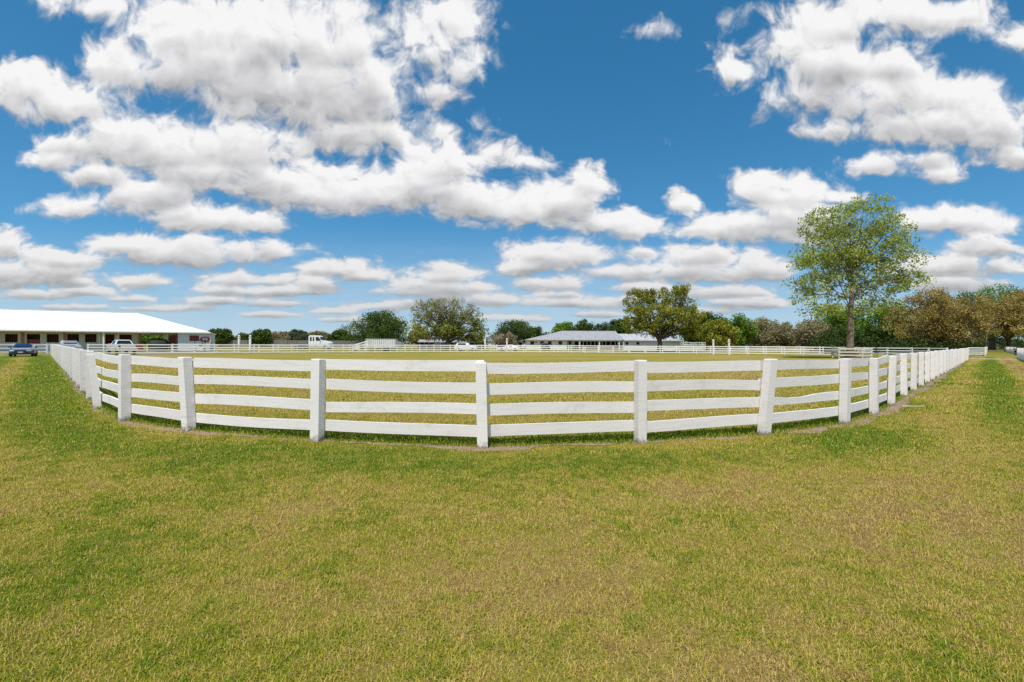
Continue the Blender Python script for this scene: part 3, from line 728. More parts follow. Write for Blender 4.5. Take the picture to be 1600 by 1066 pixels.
    b = MB(); b.box((tb1+7+(L-tb1-8)/2, ly(D-0.8), 1.65), (L-tb1-8, 0.2, 3.3)); b.box((te1/2-0.5, ly(D-0.8), 1.65), (te1*0.6, 0.2, 3.3)); b.box((L-0.5, ly(D/2+1), 1.65), (0.2, D-4.0, 3.3)); b.build('rear_wall', MAT['barn_white'], root)
    b = MB(); b.box((tb1+4, ly(s0+1.2+3), 1.65), (0.2, 6, 3.2)); b.build('aisle_wall', MAT['barn_beige'], root)
    W = lambda t, s, z=0: (C.x+a.x*t+bk.x*s, C.y+a.y*t+bk.y*s, z)
    rz = math.atan2(a.y, a.x)
    # oval sign on the end wall
    t = T(320.5, 0.7); sg = empty('oval_sign', W(t, 0.52, Hh(320, 530.5, 0.7)), 'red and white oval sign on the end wall of the long stable', 'sign', rz=rz)
    def oval(rx, rz_, y, th, m, name, par):
        b = MB(); n = 28
        f = [(rx*math.cos(2*math.pi*i/n), y, rz_*math.sin(2*math.pi*i/n)) for i in range(n)]; k = [(p[0], p[1]-th, p[2]) for p in f]
        b.add(f+k, [tuple(range(n))[::-1], tuple(range(n, 2*n))]+[(i, (i+1) % n, n+(i+1) % n, n+i) for i in range(n)]); return b.build(name, m, par)
    pl = oval(0.86, 0.50, 0.0, 0.04, MAT['sign_red'], 'plate', sg)
    oval(0.40, 0.26, 0.012, 0.02, MAT['barn_white'], 'white_centre', pl); oval(0.16, 0.13, 0.024, 0.02, MAT['sign_red'], 'emblem', pl)
    # covered machine parked in the breezeway
    t = T(248, 1.6); m = empty('covered_machine', W(t, 1.6), 'bulky machine under a black tarpaulin in the stable passage', 'machine', rz=rz)
    w = (T(233, 1.6)-T(263, 1.6))/2; h = Hh(248, 528.5, 1.6); b = MB(); prof = [(-1, 0.0), (-0.99, 0.55), (-0.93, 0.78), (-0.7, 0.90), (-0.2, 0.94), (0.5, 1.0), (0.86, 0.97), (0.97, 0.78), (1.0, 0.4), (1.0, 0.0)]
    rings = []
    for y, sc in ((-1.15, 0.86), (-1.0, 0.96), (-0.3, 1.0), (0.5, 0.98), (1.0, 0.95), (1.15, 0.86)): rings.append([(p*w*sc+random.uniform(-.05, .05), y, q*h*(0.5+sc/2)*random.uniform(0.97, 1.02)) for p, q in prof])
    n = len(prof); b.add([p for r in rings for p in r], [(i*n+j, i*n+j+1, (i+1)*n+j+1, (i+1)*n+j) for i in range(5) for j in range(n-1)]+[tuple(range(n))[::-1], tuple(range(5*n, 6*n))], True)
    b.build('cover', MAT['tarp'], m)
    b = MB()
    for x in (-w*0.6, w*0.6): b.cyl((x, 0.9, 0.3), 0.3, 0.2, 14, 'Y')
    b.build('wheel', MAT['tyre'], m)
    # red feed barrel by the passage
    t = T(219.5, 1.4); m = empty('feed_barrel', W(t, 1.4), 'red barrel standing at the left jamb of the stable passage', 'barrel')
    b = MB(); b.tube([(0, 0, q) for q in (0, 0.05, 0.3, 0.6, 0.9, 1.15, 1.2)], [0.38, 0.42, 0.43, 0.44, 0.43, 0.42, 0.38], 16); b.build('drum', MAT['sign_red'], m)
    b = MB(); b.tube([(0, 0, 1.2), (0, 0, 1.26)], [0.44, 0.42], 16); b.build('lid', MAT['barn_white'], m)
    # utility cart with a black roof outside the end room
    t = T(312.5, -2.5); m = empty('utility_cart', W(t, -2.5), 'white utility cart with a flat black roof outside the stable end wall', 'cart', rz=rz)
    b = MB(); b.box((0, 0, 0.62), (2.1, 1.15, 0.5)); b.box((0.85, 0, 0.95), (0.35, 1.05, 0.25)); b.build('body', MAT['white_car'], m)
    b = MB(); b.box((0, 0, 1.86), (2.1, 1.2, 0.10)); b.box((0, 0, 1.93), (1.9, 1.05, 0.05)); b.build('roof', MAT['black_plastic'], m)
    for x in (-0.8, 0.8):
        for y in (-0.5, 0.5):
            b = MB(); b.beam((x, y, 0.85), (x*0.95, y, 1.84), 0.05, 0.05); b.build('roof_post', MAT['black_plastic'], m)
            b = MB(); b.cyl((x*0.9, y*1.08, 0.27), 0.27, 0.2, 14, 'Y'); b.build('wheel', MAT['tyre'], m)
    b = MB(); b.box((-0.1, 0, 0.98), (0.5, 1.0, 0.14)); b.box((-0.38, 0, 1.25), (0.12, 1.0, 0.5)); b.build('seat', MAT['black_plastic'], m)
MAT['sign_red'] = simple('sign_red_enamel', (0.48, 0.035, 0.04), 0.4, var=0.05)
long_stable()

def centre_barn():
    z = 130.0; x0, x1 = xat(820, z), xat(1066, z); xm = xat(973, z)
    root = empty('centre_barn', (x0, z, 0), 'low white barn with a hipped metal roof greyed as in cloud shade and red shuttered windows behind the paddock', 'barn')
    X = lambda px: xat(px, z)-x0
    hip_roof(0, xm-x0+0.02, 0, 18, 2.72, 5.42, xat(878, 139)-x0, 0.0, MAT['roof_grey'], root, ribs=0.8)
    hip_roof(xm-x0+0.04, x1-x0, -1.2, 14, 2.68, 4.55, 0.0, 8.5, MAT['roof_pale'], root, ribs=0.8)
    def H(px, py): return hat(px, py, z)
    wins = [(829.5,834.2),(845,849.2),(857,861.6),(873.5,878.2)]
    holes = [(X(a), X(b), H(a, 538.6), H(a, 533.4)) for a, b in wins]
    b = MB(); wall_holes(b, 0.6, X(886), 0.8, 2.6, holes, 0.2); b.box((0.7, 9, 1.3), (0.2, 16, 2.6)); b.build('wall', MAT['barn_white'], root)
    hs = [(X(890), X(894), H(890, 538.4), H(890, 533.2)), (X(899), X(971), 0.05, 2.3)]
    b = MB(); wall_holes(b, X(886)+0.02, xm-x0-0.02, 2.2, 2.6, hs, 0.2); b.box((X(886)-0.1, 1.55, 1.3), (0.2, 1.1, 2.6)); b.build('porch_wall', MAT['blue_wall_and_shade'], root)
    hw = [(X(976.5), X(981.2), H(977, 538.8), H(977, 534.6)), (X(993.5), X(998.3), H(994, 538.8), H(994, 534.6)), (X(1040), X(1052), 0.05, 2.2), (X(1055.5), X(1058.5), 1.5, 2.3)]
    b = MB(); wall_holes(b, xm-x0+0.06, x1-x0-0.8, -0.5, 2.55, hw, 0.2); b.box((x1-x0-0.9, 6.5, 1.27), (0.2, 13.4, 2.55)); b.box((xm-x0+0.16, 0.8, 1.27), (0.2, 2.2, 2.5)); b.build('wing_wall', MAT['blue_wall_and_shade'], root)
    for i, (a, c, q0, q1) in enumerate(holes+[hs[0]]+hw):
        y = 0.8 if i < 4 else (2.2 if i == 4 else -0.5)
        b = MB(); b.box(((a+c)/2, y+0.06, (q0+q1)/2), (c-a+0.06, 0.05, q1-q0+0.06)); w = b.build('window' if q0 > 0.2 else 'door', MAT['dark_red'] if i < 7 else MAT['blue_wall_and_shade'], root)
        if i < 4:
            b = MB()
            for sx in (a-0.05, c+0.05): b.box((sx, y-0.13, (q0+q1)/2), (0.10, 0.06, q1-q0+0.1))
            b.build('frame', MAT['red'], w)
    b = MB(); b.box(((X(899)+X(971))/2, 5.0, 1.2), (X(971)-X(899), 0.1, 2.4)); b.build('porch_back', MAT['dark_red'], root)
    for p in (899, 906, 913, 919, 925, 931.5, 937, 943.5, 949, 957, 964, 971):
        b = MB(); b.box((X(p), 2.1, 1.2), (0.22, 0.24, 2.4)); b.build('porch_post', MAT['barn_white'] if p in (937, 906) else MAT['barn_beige'], root)
    for p in (909.5, 922, 934, 946, 953, 961, 968):
        b = MB(); b.box((X(p), 2.25, 0.75), (0.9, 0.05, 1.3)); b.build('stall_door', MAT['red'], root)
    b = MB(); b.box((X(838)-0.0, 0.66, 2.0), (0.45, 0.05, 0.4)); b.build('wall_plaque', MAT['redpost'], root)
    b = MB(); b.box(((X(900)+X(972))/2, 0.3, 2.45), (X(972)-X(900)+2, 0.14, 0.24)); b.build('eave_beam', MAT['soffit'], root)
    for p in (906, 937, 968):
        b = MB(); b.box((X(p), 0.3, 1.16), (0.24, 0.24, 2.34)); b.build('porch_column', MAT['barn_white'], root)
centre_barn()

def shed_row():
    z = 140.0; x0, x1 = xat(655, z), xat(757, z)
    root = empty('shed_row', (x0, z, 0), 'low grey shed row with dark openings behind the large mixed tree', 'shed'); W = x1-x0
    n = 13; holes = [(W*(i+0.18)/n, W*(i+0.82)/n, 0.7, 1.75) for i in range(n)]
    b = MB(); wall_holes(b, 0, W, 0.5, 2.0, holes, 0.15); b.build('wall', MAT['grey_wood'], root)
    hip_roof(-0.4, W+0.4, -0.4, 6, 2.05, 2.75, 0, 0, MAT['roof_grey'], root, ribs=1.5)
    b = MB(); b.box((W/2, 1.6, 1.0), (W, 0.1, 2.0)); b.build('back_wall', MAT['dark'], root)
shed_row()
def white_house():
    z = 165.0; x0, x1 = xat(763, z), xat(823, z); W = x1-x0
    root = empty('white_house', (x0, z, 0), 'low pale blue-white house half hidden behind the dark oak and grey bush', 'house')
    b = MB(); hs = [(W*0.25, W*0.33, 0.05, 2.1), (W*0.55, W*0.63, 0.9, 2.0), (W*0.8, W*0.88, 0.9, 2.0)]; wall_holes(b, 0, W, 0, 2.6, hs, 0.2); b.box((0.1, 4, 1.3), (0.2, 7.6, 2.6)); b.box((W-0.1, 4, 1.3), (0.2, 7.6, 2.6)); b.build('wall', MAT['blue_wall_and_shade'], root)
    for i, (a, c, p, q) in enumerate(hs):
        b = MB(); b.box(((a+c)/2, 0.05, (p+q)/2), (c-a, 0.05, q-p)); b.build('door' if i == 0 else 'window', MAT['dark'], root)
    hip_roof(-0.4, W+0.4, -0.5, 8.5, 2.6, 4.0, 4, 4, MAT['roof_grey'], root, ribs=2)
white_house()

# ------------------------------------------------------------------ vehicles and yard things
def wheel(root, x, y, r, w=0.22):
    b = MB(); b.tube([(x-w/2, y, r), (x-w/2+0.03, y, r), (x+w/2-0.03, y, r), (x+w/2, y, r)], [r*0.9, r, r, r*0.9], 18); o = b.build('wheel', MAT['tyre'], root)
    b = MB(); sx = 1 if x > 0 else -1; b.cyl((x+sx*(w/2+0.005), y, r), r*0.62, 0.03, 14, 'X')
    for k in range(5): b.beam((x+sx*(w/2+0.03), y, r), (x+sx*(w/2+0.03), y+math.cos(k*1.2566)*r*0.58, r+math.sin(k*1.2566)*r*0.58), 0.03, 0.05, up=(1, 0, 0))
    b.build('rim', MAT['rim'], o)
def car(name, label, cat, loc, rz, secs, mat, front, rear, sides, wheels, wr, rearlook=False, group=None):
    """secs: (y, half width, z bottom, z belt, z top, half width top), front of the car at -y"""
    root = empty(name, (loc[0], loc[1], 0), label, cat, group, rz)
    def ring(s):
        y, hw, z0, zb, zt, ht = s; m = z0+(zb-z0)*0.45
        L = [(-hw*0.90, z0), (-hw, z0+0.12), (-hw*1.01, m), (-hw*0.985, zb), (-ht-0.02, zt-0.06*(zt-zb > 0.2)), (-ht*0.82, zt)]
        return [(x, y, z) for x, z in L]+[(-x, y, z) for x, z in L[::-1]]
    rings = [ring(s) for s in secs]; n = len(rings[0]); k = len(secs)
    b = MB(); b.add([p for r in rings for p in r], [(i*n+j, i*n+(j+1) % n, (i+1)*n+(j+1) % n, (i+1)*n+j) for i in range(k-1) for j in range(n)]+[tuple(range(n)), tuple(range((k-1)*n, k*n))[::-1]], False)
    body = b.build('body', mat, root)
    mod = body.modifiers.new('round', 'BEVEL'); mod.width = 0.05; mod.segments = 2; mod.limit_method = 'ANGLE'; mod.angle_limit = R(18)
    def lerp(p, q, f): return Vector(p)+(Vector(q)-Vector(p))*f
    def pane(nm, A, B, off):
        """A, B: (left, right) point pairs of lower and upper edge"""
        b = MB(); c = [lerp(A[0], A[1], 0.07), lerp(A[0], A[1], 0.93), lerp(B[0], B[1], 0.93), lerp(B[0], B[1], 0.07)]
        m = (c[0]+c[1])/2; t = (c[2]+c[3])/2; e = (t-m)*0.08
        c = [c[0]+e, c[1]+e, c[2]-e, c[3]-e]; nn = (c[1]-c[0]).cross(c[2]-c[0]).normalized()
        cen = sum(c, Vector())/4
        if nn.dot(cen-Vector((0, cen.y*0.6, 0.9))) < 0: nn = -nn
        o1 = [p+nn*(0.015+off) for p in c]; o0 = [p-nn*0.03 for p in c]
        b.add(o1+o0, [(0, 1, 2, 3), (7, 6, 5, 4)]+[(i, i+4, (i+1) % 4+4, (i+1) % 4) for i in range(4)]); b.build(nm, MAT['glass'], root)
    a = front; pane('windscreen', (rings[a][4], rings[a][7]), (rings[a+1][4], rings[a+1][7]), 0.01)
    a = rear; pane('rear_window', (rings[a+1][4], rings[a+1][7]), (rings[a][4], rings[a][7]), 0.01)
    for a in sides:
        for L, T_ in ((3, 4), (8, 7)):
            lo = (rings[a][L], rings[a+1][L]); hi = (rings[a][T_], rings[a+1][T_]); pane('side_window', lo, hi, 0.0)
    y0, s0 = secs[0][0], secs[1]; y1, s1 = secs[-1][0], secs[-2]
    for sx in (-1, 1):
        b = MB(); b.box((sx*s0[1]*0.72, s0[0]-0.10, s0[3]-0.06), (s0[1]*0.42, 0.14, 0.13), rz=sx*0.35); b.build('headlight', MAT['lamp'], root)
        b = MB(); b.box((sx*s1[1]*0.88, y1-0.02, s1[3]-0.14), (s1[1]*0.2, 0.10, 0.26)); b.build('tail_light', MAT['tail'], root)
        fs = secs[front]; b = MB(); b.box((sx*(fs[1]+0.09), fs[0]+0.35, fs[3]+0.10), (0.2, 0.10, 0.15)); b.build('wing_mirror', mat, root)
    b = MB(); b.box((0, y0-0.015, s0[2]+(s0[3]-s0[2])*0.52), (s0[1]*1.05, 0.05, (s0[3]-s0[2])*0.42)); b.build('grille', MAT['black_plastic'], root)
    b = MB(); b.box((0, y0-0.02, s0[2]+0.08), (s0[1]*1.5, 0.10, 0.16)); b.build('bumper', MAT['black_plastic'], root)
    b = MB(); b.box((0, y1+0.02, s1[2]+0.12), (s1[1]*1.7, 0.12, 0.2)); b.build('rear_bumper', MAT['rim'] if rearlook else mat, root)
    b = MB(); b.box((0, y0-0.05, s0[2]+0.25), (0.4, 0.02, 0.12)); b.build('number_plate', MAT['plate'], root)
    for x in (-1, 1):
        for y in wheels: wheel(root, x*(secs[2][1]-0.10), y, wr)
    return root
SEDAN = [(-2.36,.66,.30,.58,.64,.56),(-2.2,.86,.22,.70,.76,.66),(-1.25,.92,.20,.86,.93,.74),(-.80,.92,.20,.91,.98,.74),(.05,.92,.20,.94,1.38,.60),(.85,.92,.20,.95,1.38,.58),(1.65,.91,.22,.97,1.05,.68),(2.28,.84,.28,.92,.98,.66),(2.42,.74,.34,.72,.80,.60)]
SUV = [(-2.35,.72,.36,.80,.88,.62),(-2.2,.90,.30,.94,1.02,.72),(-1.3,.96,.28,1.08,1.16,.80),(-.95,.96,.28,1.10,1.20,.80),(-.25,.96,.28,1.14,1.74,.66),(1.75,.96,.28,1.14,1.76,.66),(2.2,.94,.30,1.12,1.22,.78),(2.35,.88,.36,.95,1.05,.7)]
TRUCK = [(-2.9,.84,.50,1.0,1.08,.74),(-2.72,.98,.44,1.10,1.18,.84),(-1.45,1.0,.42,1.18,1.26,.86),(-1.0,1.0,.42,1.2,1.30,.86),(-.35,1.0,.42,1.24,1.86,.70),(1.0,1.0,.42,1.24,1.88,.70),(1.22,1.0,.42,1.24,1.30,.90),(2.75,.99,.44,1.22,1.27,.92),(2.88,.96,.5,1.15,1.2,.9)]
def face_cam(x, y, extra=0.0): return math.atan2(y, x)-math.pi/2+extra   # -y of the car points at the camera
x, y = gp(37, 556.6); car('parked_car', 'dark blue saloon car facing the viewer in front of the long stable', 'car', (x, y), face_cam(x, y, -0.10), SEDAN, MAT['blue_car'], 3, 5, (4,), (-1.42, 1.42), 0.33)
x, y = drv(7.5, -2.2); car('parked_car', 'grey estate car behind the stable fence, just beyond the near fence end', 'car', (xat(109.5, 62), 62), face_cam(xat(109.5, 62), 62, 0.12), SUV, MAT['grey_car'], 3, 5, (4,), (-1.45, 1.45), 0.36)
x, y = (xat(190, 61.5), 61.5); car('pickup_truck', 'white pickup truck seen from behind beside the passage of the long stable', 'truck', (x, y), face_cam(x, y, math.pi+0.22), TRUCK, MAT['white_car'], 3, 5, (4,), (-1.75, 1.75), 0.40, True)
x, y = xat(729, 97), 97; car('parked_car', 'white car behind the far fence below the large mixed tree', 'car', (x, y), R(80), SUV, MAT['white_car'], 3, 5, (4,), (-1.45, 1.45), 0.36)
x, y = xat(795, 100), 100; car('parked_car', 'white car behind the right of the two slim gate posts near the grey-roofed barn', 'car', (x, y), R(-95), SEDAN, MAT['white_car'], 3, 5, (4,), (-1.42, 1.42), 0.33)
x, y = xat(852, 118), 118; car('parked_car', 'black car parked against the wall of the grey-roofed barn', 'car', (x, y), R(5), SUV, MAT['dark_car'], 3, 5, (4,), (-1.45, 1.45), 0.36)

def prism(b, prof, w, axis_y=True):
    """profile in x-z, extruded along y"""
    n = len(prof); b.add([(p, -w/2, q) for p, q in prof]+[(p, w/2, q) for p, q in prof], [tuple(range(n)), tuple(range(n, 2*n))[::-1]]+[(i, n+i, n+(i+1) % n, (i+1) % n) for i in range(n)])
def lorry_cab():
    z = 104; x = xat(485, z); s = (xat(518, z)-x)/4.6
    root = empty('lorry', (x, z, 0), 'white lorry cab with a sloping bonnet above the far fence', 'truck')
    b = MB(); prism(b, [(0, .75), (0, 2.95), (.12, 3.12), (.4, 3.2), (2.0, 3.18), (2.35, 3.0), (2.75, 2.15), (4.25, 1.85), (4.6, 1.6), (4.65, .75)], 2.1); o = b.build('cab', MAT['white_car'], root)
    m = o.modifiers.new('round', 'BEVEL'); m.width = 0.08; m.segments = 2
    for x0, x1, z0, z1, nm in ((.35, .72, 2.0, 2.85, 'rear_side_window'), (.95, 1.25, 2.0, 2.85, 'rear_side_window'), (1.6, 2.4, 2.05, 2.85, 'side_window')):
        b = MB(); b.add([(x0, -1.07, z0), (x1, -1.07, z0), (x1-(.15 if nm == 'side_window' else 0), -1.07, z1), (x0, -1.07, z1), (x0, -1.03, z0), (x1, -1.03, z0), (x1-(.15 if nm == 'side_window' else 0), -1.03, z1), (x0, -1.03, z1)], [(0, 1, 2, 3), (0, 4, 5, 1), (1, 5, 6, 2), (2, 6, 7, 3), (3, 7, 4, 0)]); b.build(nm, MAT['glass'], root)
    b = MB(); b.add([(2.44, -.9, 2.92), (2.44, .9, 2.92), (2.80, .9, 2.2), (2.80, -.9, 2.2)], [(0, 1, 2, 3)]); b.build('windscreen', MAT['glass'], root)
    b = MB(); b.box((4.3, -1.08, 1.5), (.25, .06, .2)); b.build('headlight', MAT['lamp'], root)
    b = MB(); b.box((2.55, -1.25, 2.3), (.12, .2, .5)); b.build('wing_mirror', MAT['black_plastic'], root)
    b = MB(); b.box((-1.5, 0, .75), (3.2, .9, .25)); b.build('chassis', MAT['black_plastic'], root)
    for x_ in (3.6, -1.2, -2.4):
        for y_ in (-.95, .95):
            b = MB(); b.cyl((x_, y_, .5), .5, .28, 18, 'Y'); o = b.build('wheel', MAT['tyre'], root)
            b = MB(); b.cyl((x_, y_*1.17, .5), .27, .05, 14, 'Y'); b.build('rim', MAT['rim'], o)
    root.scale = (s, s, 1.0)
lorry_cab()
def horse_trailer():
    z = 97; x0, x1 = xat(574, z), xat(620, z); W = x1-x0; h = hat(597, 530.0, z)
    root = empty('horse_trailer', (x0, z, 0), 'white box trailer with ribbed sides behind the far fence', 'trailer')
    b = MB(); b.box((W/2, 0, (h+.6)/2), (W, 2.2, h-.6)); o = b.build('box', MAT['barn_white'], root); m = o.modifiers.new('round', 'BEVEL'); m.width = 0.06; m.segments = 2
    b = MB()
    for i in range(14): b.box((W*(i+.5)/14, -1.12, (h+.6)/2), (.06, .05, h-.8))
    b.build('ribs', MAT['rim'], root)
    b = MB(); b.box((W/2, 0, h+.03), (W+.1, 2.3, .07)); b.build('roof', MAT['roof_pale'], root)
    b = MB(); prism(b, [(W, .7), (W, h-.35), (W+.5, h-.45), (W+1.1, 1.5), (W+1.1, .7)], 2.0); b.build('nose', MAT['grey_car'], root)
    b = MB(); b.box((W*.12, -1.13, 1.5), (W*.16, .04, 1.5)); b.build('door', MAT['barn_beige'], root)
    for x_ in (W*.55, W*.72):
        b = MB(); b.cyl((x_, -1.0, .38), .38, .22, 16, 'Y'); b.build('wheel', MAT['tyre'], root)
        b = MB(); b.cyl((x_, 1.0, .38), .38, .22, 16, 'Y'); b.build('wheel', MAT['tyre'], root)
horse_trailer()
def ramp():
    z = 86; x0, x1 = xat(552, z), xat(575, z); W = x1-x0; h = hat(575, 533, z)
    r = empty('loading_ramp', (x0, z, 0), 'white railed loading ramp rising beside the box trailer', 'ramp')
    for p in (0.82, 1.0):
        b = MB(); b.box((W*p, 0, h/2), (.18, .18, h)); b.build('post', MAT['far_fence'], r)
    for k in (0, .42, .84):
        b = MB(); b.beam((0, -.12, 1.2-k*.9), (W*.82, -.12, h-.15-k), .05, .17); b.build('sloping_rail', MAT['far_fence'], r)
        b = MB(); b.beam((W*.80, -.12, h-.16-k), (W*1.02, -.12, h-.16-k), .05, .17); b.build('rail', MAT['far_fence'], r)
    for p in (0.0, 0.4):
        b = MB(); b.box((W*p, 0, .65), (.16, .16, 1.3)); b.build('post', MAT['far_fence'], r)
    b = MB(); b.beam((0, .6, .2), (W*.9, .6, .95), 1.1, .08); b.build('deck', MAT['grey_wood'], r)
ramp()
def pen():
    z = 112; x0, x1 = xat(673, z), xat(692, z); W = x1-x0
    r = empty('pen_panels', (x0, z, 0), 'white tubular pen panels leaning below the large mixed tree', 'pen')
    for i in range(7):
        b = MB(); b.tube([(W*i/6, 0, 0), (W*i/6+(.25 if i < 3 else 0), 0, 1.25+.7*min(i, 4)/4), ], [.07, .07], 8); b.build('upright', MAT['barn_white'], r)
    for z_ in (0.7, 1.3):
        b = MB(); b.tube([(0, 0, z_), (W, 0, z_+.45)], [.06, .06], 8); b.build('rail', MAT['barn_white'], r)
    for k in range(2):
        q = 1090 if k == 0 else 1362
pen()
def far_pen(px0, px1, z, top, label):
    x0, x1 = xat(px0, z), xat(px1, z); W = x1-x0; r = empty('round_pen', (x0, z, 0), label, 'pen'); n = 8; h = hat((px0+px1)/2, top, z)
    for i in range(n+1):
        b = MB(); b.box((W*i/n, 0, h/2), (.12, .12, h)); b.build('upright', MAT['old_fence'], r)
    for j in range(4):
        b = MB(); b.box((W/2, -.08, .35+j*(h-.4)/3), (W, .05, .12)); b.build('rail', MAT['far_fence'], r)
far_pen(1064, 1102, 112, 535.2, 'pale railed pen at the right end of the grey-roofed barn')
far_pen(1388, 1426, 96, 537.2, 'pale railed pen below the brown oaks, right of the tall tree')
def board_sign():
    z = 118; x = xat(669, z); h = hat(669, 532, z); r = empty('red_sign', (x, z, 0), 'small red and white board on a pole left of the large mixed tree', 'sign')
    b = MB(); b.cyl((0, 0, h/2), .06, h, 8); b.build('pole', MAT['grey_wood'], r)
    b = MB(); b.box((0, -.08, h+.25), (1.3, .06, .6)); o = b.build('board', MAT['sign_red'], r)
    b = MB(); b.box((0, -.12, h+.2), (.9, .03, .16)); b.build('stripe', MAT['barn_white'], o)
board_sign()
# square guard round the tall tree
TREE_X, TREE_Y = xat(1328, 56.6), 56.6
def tree_guard():
    r = empty('tree_guard', (TREE_X, TREE_Y-0.2, 0), 'square weathered white rail guard round the foot of the tall tree', 'guard rail', rz=R(-22)); w = 1.55
    for x_ in (-w, w):
        for y_ in (-w, w):
            b = MB(); b.box((x_, y_, .66), (.17, .17, 1.36)); b.build('post', MAT['old_fence'], r)
    for z_ in (.42, .80, 1.2):
        for k in range(4):
            b = MB(); c, s_ = ((0, -1), (0, 1), (-1, 0), (1, 0))[k]
            b.beam(*(((-w-.1, s_*(w+.11), z_+random.uniform(-.04, .04)), (w+.1, s_*(w+.11), z_+random.uniform(-.04, .04))) if c == 0 else ((c*(w+.11), -w-.1, z_+random.uniform(-.04, .04)), (c*(w+.11), w+.1, z_+random.uniform(-.04, .04)))), .04, .17); b.build('rail', MAT['old_fence'], r)
tree_guard()
b = MB(); n_ = 22; ring = lambda r, z, j: [(TREE_X+math.cos(6.2832*i/n_)*r*random.uniform(.9, 1.1), TREE_Y+math.sin(6.2832*i/n_)*r*random.uniform(.9, 1.1), z) for i in range(n_)]
b.add(ring(1.35, .008, 0)+ring(.9, .16, 1)+ring(.45, .24, 2)+[(TREE_X, TREE_Y, .27)], [(k*n_+i, k*n_+(i+1) % n_, (k+1)*n_+(i+1) % n_, (k+1)*n_+i) for k in (0, 1) for i in range(n_)]+[(2*n_+i, 2*n_+(i+1) % n_, 3*n_) for i in range(n_)], True)
tag(b.build('mulch', simple('bark_mulch', (0.10, 0.06, 0.04), 0.95, scale=20)), 'dark brown mulch heaped round the tall tree inside its guard', 'mulch', kind='stuff')
b = MB(); px_, py_ = gp(1428, 636.5); b.beam((px_-.28, py_+.05, .02), (px_+.25, py_-.03, .03), .06, .025); tag(b.build('broken_slat', MAT['straw']), 'pale broken slat lying on the lane grass beside the right-hand fence', 'slat')

# ------------------------------------------------------------------ trees
def leaf_mat(name, dark, mid, light, trans=0.28):
    m = bpy.data.materials.new(name); m.use_nodes = True; nt = m.node_tree; nt.nodes.clear()
    out = N(nt, 'ShaderNodeOutputMaterial'); a = N(nt, 'ShaderNodeAttribute', attribute_name='tone')
    r = N(nt, 'ShaderNodeValToRGB'); nt.links.new(a.outputs['Fac'], r.inputs[0]); e = r.color_ramp.elements
    e[0].color = dark+(1,); e[0].position = 0.05; e[1].color = light+(1,); e[1].position = 0.95; q = e.new(0.5); q.color = mid+(1,)
    d = N(nt, 'ShaderNodeBsdfDiffuse'); t = N(nt, 'ShaderNodeBsdfTranslucent'); mx = N(nt, 'ShaderNodeMixShader'); mx.inputs[0].default_value = trans
    nt.links.new(r.outputs[0], d.inputs[0]); nt.links.new(r.outputs[0], t.inputs[0]); nt.links.new(d.outputs[0], mx.inputs[1]); nt.links.new(t.outputs[0], mx.inputs[2])
    nt.links.new(mx.outputs[0], out.inputs[0]); return m
LM = {
 'oak': leaf_mat('oak_leaf', (0.040, 0.070, 0.018), (0.080, 0.130, 0.028), (0.15, 0.21, 0.046)),
 'green': leaf_mat('bright_leaf', (0.07, 0.14, 0.018), (0.15, 0.26, 0.030), (0.27, 0.39, 0.06)),
 'olive': leaf_mat('olive_leaf', (0.11, 0.13, 0.022), (0.25, 0.26, 0.036), (0.45, 0.42, 0.07)),
 'mixed': leaf_mat('spring_leaf', (0.16, 0.17, 0.045), (0.28, 0.30, 0.065), (0.45, 0.45, 0.12)),
 'bare': leaf_mat('bare_twig', (0.20, 0.165, 0.12), (0.34, 0.28, 0.20), (0.48, 0.41, 0.29)),
 'scrub': leaf_mat('brown_scrub', (0.17, 0.155, 0.085), (0.31, 0.275, 0.15), (0.46, 0.41, 0.23)),
 'brown': leaf_mat('brown_oak_leaf', (0.14, 0.11, 0.030), (0.34, 0.255, 0.075), (0.58, 0.44, 0.15)),
 'syc': leaf_mat('young_plane_leaf', (0.20, 0.26, 0.045), (0.36, 0.43, 0.085), (0.58, 0.60, 0.19), 0.4),
 'far': leaf_mat('far_leaf', (0.075, 0.095, 0.055), (0.12, 0.15, 0.08), (0.18, 0.20, 0.11)),
 'tan': leaf_mat('tan_leaf', (0.16, 0.14, 0.07), (0.25, 0.22, 0.10), (0.36, 0.31, 0.15)),
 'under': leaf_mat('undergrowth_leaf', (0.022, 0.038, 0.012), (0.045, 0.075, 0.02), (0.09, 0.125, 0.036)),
}
BARK = simple('bark', (0.15, 0.12, 0.095), 0.95, var=0.25, scale=3.0, bump=0.8, c2=(0.06, 0.047, 0.037))
PALEBARK = simple('plane_bark', (0.27, 0.19, 0.135), 0.9, var=0.25, scale=2.5, bump=0.5, c2=(0.10, 0.07, 0.05))
DEADWOOD = simple('dead_limb', (0.40, 0.35, 0.28), 0.9, scale=3)
